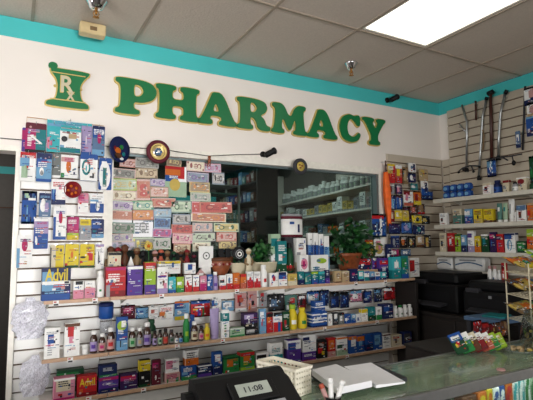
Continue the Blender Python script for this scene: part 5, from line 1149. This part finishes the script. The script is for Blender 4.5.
# low cabinet behind the counter with red and brown bags
root = empty('back_cabinet', (2.40, 1.93, 0)); tag(root, 'dark low cabinet just behind the right end of the glass counter', 'cabinet'); mb = MB(); mb.cbox(-.32, .31, -.17, .12, 0, .98, 'darkcab', .004); mb.build('body', root); mb = MB(); mb.cbox(-.325, .315, -.175, .125, .981, .995, 'darkcab', .002); mb.build('cabinet_top', root)
for i, (a, b, yt, c1, art, lb) in enumerate(((474, 482, 320, 'R', 'k4567 r08AA w2344', 'dark red bag with black patch, leftmost behind the candy packets'), (482.5, 489, 322, 'r', 'p2345 R0677 w4456', 'bright red bag with pink specks behind the candy packets'), (489.5, 495, 323, 'R', 'z0456 Y4577', 'dark red bag with yellow mark behind the candy packets'), (495.5, 500.5, 322, 'z', 'O3567 R0002', 'brown bag behind the candy packets'), (501, 508, 320, 'z', 'N3579 o1144', 'tan and brown bag nearest the big jar'))):
    A, B = onY(a, 335, 1.86), onY(b, 335, 1.86); zt = onY((a+b)/2, yt, 1.86).z; o = pouch(B.x-A.x, zt-.996, c1, art, ((A.x+B.x)/2, 1.86, .996), 0, 'snack_bag', .03); tag(o, lb, 'bag', 'snack bags behind the candy packets')
# big clear jar, tipped
root = empty('candy_jar', (2.44, 1.455, ZC+.155), rot=(.3, -.6, .2)); root.scale = (.78, .78, .78); tag(root, 'large clear plastic jar lying tipped at the counter\'s right end', 'jar')
mb = MB(); mb.lathe([(.085, -.17), (.1, -.16), (.1, .0), (.097, .02), (.085, .05), (.085, .075), (.082, .075), (.082, .05), (.094, .018), (.097, 0), (.097, -.155)], 'blister2', 32, caps=False); mb.build('jar_body', root)
mb = MB(); mb.lathe([(.085, .06), (.092, .06), (.092, .072), (.085, .072)], 'blister2', 32, caps=False); mb.build('rim', root)
mb = MB(); rnd = random.Random(2)
for k in range(34): a = rnd.uniform(0, 6.28); q = rnd.uniform(0, .07); mb.ball((q*math.cos(a), q*math.sin(a), rnd.uniform(-.155, -.09)), .013, 'N' if k % 3 else 'Y', 8, 6, (1, .8, .6))
mb.build('candies', root)
# loose candy heap in the low dish right
P = onZ(520, 352, ZC); root = empty('candy_dish', (P.x, P.y+.0, ZC)); tag(root, 'low dish of tan wrapped candies at the right end of the glass counter', 'dish'); mb = MB(); mb.lathe([(.05, 0), (.085, .016), (.082, .018), (.048, .004)], 'clear', 24, caps=False); mb.build('dish', root)
mb = MB()
for k in range(26): a = rnd.uniform(0, 6.28); q = rnd.uniform(0, .065); mb.ball((q*math.cos(a), q*math.sin(a), .012+rnd.uniform(0, .014)), .012, 'Y' if k % 2 else 'x', 8, 6, (1.3, 1, .6))
mb.build('candies', root)
P = onZ(501, 370.5, ZC); root = empty('ring_sticker', (P.x, P.y, ZC)); tag(root, 'small pink and white round ring lying on the glass by the front rail', 'ring'); mb = MB(); mb.lathe([(.010, 0), (.018, 0), (.020, .004), (.018, .008), (.010, .008), (.009, .004), (.010, 0)], 'P', 18, caps=False); mb.build('ring', root)
# wire rack with snack bags
rx, ry = 2.56, 1.56
root = empty('wire_rack', (rx, ry, ZC)); tag(root, 'cream wire rack on the counter with yellow snack bags, at the right edge', 'rack')
for dx, dy in ((0, 0), (0, .14), (.34, 0), (.34, .14)): mb = MB(); mb.tube([(dx, dy, 0), (dx, dy, .47)], .004, 'i'); mb.build('post', root)
TIER = (.13, .27, .40)
for z in TIER:
    mb = MB()
    for k in range(8): y = .14*k/7; mb.tube([(0, y, z+.02*k/7), (.34, y, z+.02*k/7)], .0022, 'i', 6)
    for k in range(7): x = .34*k/6; mb.tube([(x, 0, z), (x, .14, z+.02)], .0022, 'i', 6)
    mb.tube([(0, -.003, z+.04), (.34, -.003, z+.04)], .003, 'i', 6); mb.tube([(0, -.003, z), (0, -.003, z+.04)], .003, 'i', 6); mb.build('wire_tray', root)
    
sb = [('top', 2, [('Y', 'o0478 w3345 r5588', 'golden'), ('y', 'o0389 g2245', 'bright yellow'), ('Y', 'w0259 O5588', 'tan and yellow'), ('o', 'y2378 w4455', 'orange')]), ('middle', 1, [('Y', 'z0479 w3355', 'mustard'), ('o', 'Y2378 z0002', 'orange brown'), ('w', 'B0378 s1244', 'white and blue-grey')]), ('bottom', 0, [('N', 'Y0478', 'brown'), ('Y', 'o2378 w3344', 'amber'), ('e', 'g0378 w2255', 'lime')])]
for nm, ti, bags in sb:
    for k, (c1, art, lb) in enumerate(bags):
        o = pouch(.125, .14, c1, art, (rx+.055+.082*k, ry+.035, ZC+TIER[ti]+.042), 0, 'snack_bag', .032); o.rotation_euler = (-1.12, .1*(-1)**k, .12*(-1)**k); tag(o, f'{lb} snack bag on the {nm} tray of the wire rack', 'bag', 'snack bags on the wire rack')
o = pouch(.12, .12, 'e', 'g1356 w3379', (rx+.16, ry+.0, ZC+.40+.075), 0, 'snack_bag', .02); o.rotation_euler = (-.9, 0, .1); tag(o, 'lime green snack bag lying in front on the top of the wire rack', 'bag', 'snack bags on the wire rack')
# ================================================================ PHARMACY ROOM BEHIND THE WINDOW
AN = math.radians(10.9); SBX, SBY, SL = 3.02, 3.30, 2.75; UA = Vector((math.sin(AN), math.cos(AN), 0)); UD = Vector((math.cos(AN), -math.sin(AN), 0))
def sp(t, d, z): return Vector((SBX, SBY, z))+UA*t+UD*d
SZ = (2.176, 1.94, 1.70, 1.46)
root = empty('shelf_unit', (SBX, SBY, 0), rz=-AN); tag(root, 'tall white shelf unit on the store room right side, seen through the window', 'shelving')
for y in (.0, SL-.02): mb = MB(); mb.cbox(0, .34, y, y+.02, 0, 2.62, 'shelfboard'); mb.build('side_board', root)
mb = MB(); mb.box(.335, .345, 0, SL, 0, 2.62, 'shelfboard'); mb.build('back_board', root)
for z in SZ: mb = MB(); mb.cbox(.0, .335, .02, SL-.02, z-.02, z, 'shelfboard', .002); mb.build('shelf_board', root)
rnd = random.Random(21)
proto_b = bottle(.085, .17, 'w', 'ws q2377', (0, 0, 0), -PI/2-AN, 'stock_bottle'); tag(proto_b, 'white stock bottle among its row on the upper shelf behind the window glass', 'bottle', 'white bottles on the upper store room shelf'); t = .09; first = True
while t < SL-.08:
    o = proto_b if first else copy_tree(proto_b); first = False; o.location = sp(t, .03+rnd.uniform(0, .02), SZ[0]+.0005); o.scale = (1, 1, rnd.uniform(.8, 1.05)); t += rnd.uniform(.105, .125)
names = dict(Y='yellow', w='white', s='grey', l='light blue', B='slate blue', O='salmon', o='orange', T='teal grey', z='brown')
for zi, (z, nm, pat) in enumerate(((SZ[1], 'second', 'swsYYwwYYYsYYwsws'), (SZ[2], 'third', None), (SZ[3], 'fourth', None))):
    protos = {}; t = .08; k = 0
    while t < SL-.14:
        c = pat[k % len(pat)] if pat else rnd.choice('wlBOoTsz')
        if c not in protos:
            o = carton(.11, .12, .1, 'Y' if c == 'Y' else c, '-k1478 s0002', (0, 0, 0), -PI/2-AN, 'stock_carton'); tag(o, f'{names[c]} stock carton on the {nm} shelf of the white unit behind the glass', 'box', f'{names[c]} stock cartons on the {nm} shelf of the white unit'); protos[c] = o
        else: o = copy_tree(protos[c])
        o.location = sp(t+.06, .02, z+.0005); o.scale = (1, 1, rnd.choice((.8, 1.0, 1.4)) if c == 'w' else rnd.uniform(.7, 1.05)); t += .125 if pat else rnd.uniform(.13, .17); k += 1
# free-standing shelving further back on the left
FS = {1.3: 'lowest', 1.62: 'second lowest', 1.94: 'middle', 2.26: 'second highest', 2.56: 'highest'}
root = empty('shelf_unit', (W-.21, 6.88, 0), rz=-PI/2); tag(root, 'dark shelf unit deep in the store room, seen dimly left of the white unit', 'shelving')
mb = MB(); mb.cbox(-.77, .77, -.17, .17, 0, .05, 'darkcab'); mb.build('plinth', root)
for x in (-.80, .77): mb = MB(); mb.cbox(x, x+.03, -.19, .19, 0, 2.9, 'darkcab'); mb.build('side_board', root)
for z in FS: mb = MB(); mb.cbox(-.765, .765, -.17, .19, z-.02, z, 'darkcab', .002); mb.build('shelf_board', root)
for z in FS:
    protos = {}; x = -.74; nz = FS[z]
    while x < .62:
        c = rnd.choice('BTsRbnxlz'); nc = dict(b='blue', l='light blue', z='brown', B='slate blue', T='teal grey', s='grey', R='dark red', d='dark grey', n='navy', x='tan')[c]
        if c not in protos: o = carton(.12, .17, .14, c, '-w1478', (0, 0, 0), -PI/2, 'stock_carton'); tag(o, f'{nc} stock carton on the {nz} shelf of the dark unit', 'box', f'{nc} stock cartons on the {nz} shelf of the dark unit'); protos[c] = o
        else: o = copy_tree(protos[c])
        o.location = (W-.21-.14, 6.88-x-.06, z+.0005); o.scale = (1, 1, rnd.uniform(.7, 1.3)); x += rnd.uniform(.13, .17)
# glass display case just behind the notes
root = empty('glass_cabinet', (1.25, 3.62, 0)); tag(root, 'glass display cabinet with pale metal post behind the banknotes', 'cabinet')
mb = MB(); mb.cbox(-.8, .44, -.12, .16, 0, 1.35, 'shelfboard', .003); mb.build('base', root)
for x in (-.79, .43):
    for y in (-.115, .155): mb = MB(); mb.box(x-.008, x+.008, y-.008, y+.008, 1.35, 2.09, 'aluminium'); mb.build('post', root)
for z in (1.55, 1.80, 2.02): mb = MB(); mb.box(-.78, .42, -.11, .15, z-.004, z+.004, 'T'); mb.build('glass_shelf', root)
mb = MB(); mb.box(-.8, .44, -.12, .16, 2.085, 2.095, 'aluminium'); mb.build('top_frame', root)
for i in range(14):
    c = 'wTsOBwnRwGwsxd'[i]; x = .52+.083*i; z = (1.8045, 2.0245 - .22)[i % 2]
for zi, z in enumerate((1.5545, 1.8045)):
    for i in range(11):
        c = 'wTsOBwnRwGx'[(i*3+zi*5) % 11]; nc = dict(w='white', T='teal grey', s='grey', O='salmon', B='slate blue', n='navy', R='dark red', G='dark green', x='tan')[c]
        o = carton(.07, rnd.uniform(.08, .15), .06, c, '-k1378 w2255', (.54+.104*i, 3.56, z), 0, 'display_carton'); tag(o, f'{nc} carton, {["first","second","third","fourth","fifth","sixth","seventh","eighth","ninth","tenth","eleventh"][i]} from the left on the {["lower","upper"][zi]} shelf of the glass cabinet', 'box', 'cartons in the glass cabinet')
# ================================================================ LIGHT
def arealight(name, loc, rot, sx, sy, power, col, spread=PI):
    l = bpy.data.lights.new(name, 'AREA'); l.shape = 'RECTANGLE'; l.size = sx; l.size_y = sy; l.energy = power; l.color = col; l.spread = spread
    o = bpy.data.objects.new(name, l); C.objects.link(o); o.location = loc; o.rotation_euler = rot; return o
arealight('daylight_window', (X0-.12, (LY[0]+LY[1])/2, (LZ[0]+LZ[1])/2), (0, -PI/2, 0), LZ[1]-LZ[0]-.05, LY[1]-LY[0]-.05, 105, (1, .98, .96))
dv = Vector((-.05, D, 2.1))-Vector((.35, Y0-.12, 1.45)); arealight("rear_aimed_light", (.35, Y0-.12, 1.45), dv.to_track_quat('-Z', 'Y').to_euler(), 2.1, 1.4, 58, (1, .985, .97), math.radians(75))  # narrow-spread light added behind the rear opening to brighten the sign wall's left
arealight('passage_fill', (-.8, 4.2, H-.05), (0, 0, 0), .6, .3, 10, (1, .95, .9))  # added fill, lifts the dark passage behind the doorway
arealight('far_store_fill', (2.7, 6.7, H-.05), (0, 0, 0), .3, 1.2, 8, (.85, .95, 1))  # second fill added to brighten the far shelving behind the window
arealight('store_room_lamp', (2.2, 4.6, H-.05), (0, 0, 0), .3, 1.2, 26, (.9, 1, .97))
arealight('showcase_lamp', (1.4, 1.385, .962), (math.radians(35), 0, 0), 3.4, .01, 5, (1, .98, .95))
arealight('shop_lamp', (.4, -1.8, H-.05), (0, 0, 0), .6, 1.2, 4, (1, .96, .9))
w = bpy.data.worlds.new('World'); bpy.context.scene.world = w; w.use_nodes = True; nt = w.node_tree
bg = nt.nodes['Background']; sky = nt.nodes.new('ShaderNodeTexSky'); sky.sky_type = 'HOSEK_WILKIE'; nt.links.new(sky.outputs[0], bg.inputs['Color']); bg.inputs['Strength'].default_value = .4
# ================================================================ CAMERA
cd = bpy.data.cameras.new('camera'); cam = bpy.data.objects.new('camera', cd); C.objects.link(cam)
cd.sensor_fit = 'HORIZONTAL'; cd.sensor_width = 36; cd.lens = 36*F/533; cd.clip_start = .02; cd.clip_end = 60
cam.matrix_world = Matrix(((CR.x, CU.x, -CF.x, EYE.x), (CR.y, CU.y, -CF.y, EYE.y), (CR.z, CU.z, -CF.z, EYE.z), (0, 0, 0, 1)))
sc = bpy.context.scene; sc.camera = cam
sc.view_settings.view_transform = 'Standard'; sc.view_settings.look = 'None'; sc.view_settings.gamma = 1; sc.view_settings.use_curve_mapping = False; sc.view_settings.exposure = 0.0
sc.cycles.use_denoising = True; sc.cycles.max_bounces = 8; sc.cycles.transparent_max_bounces = 16
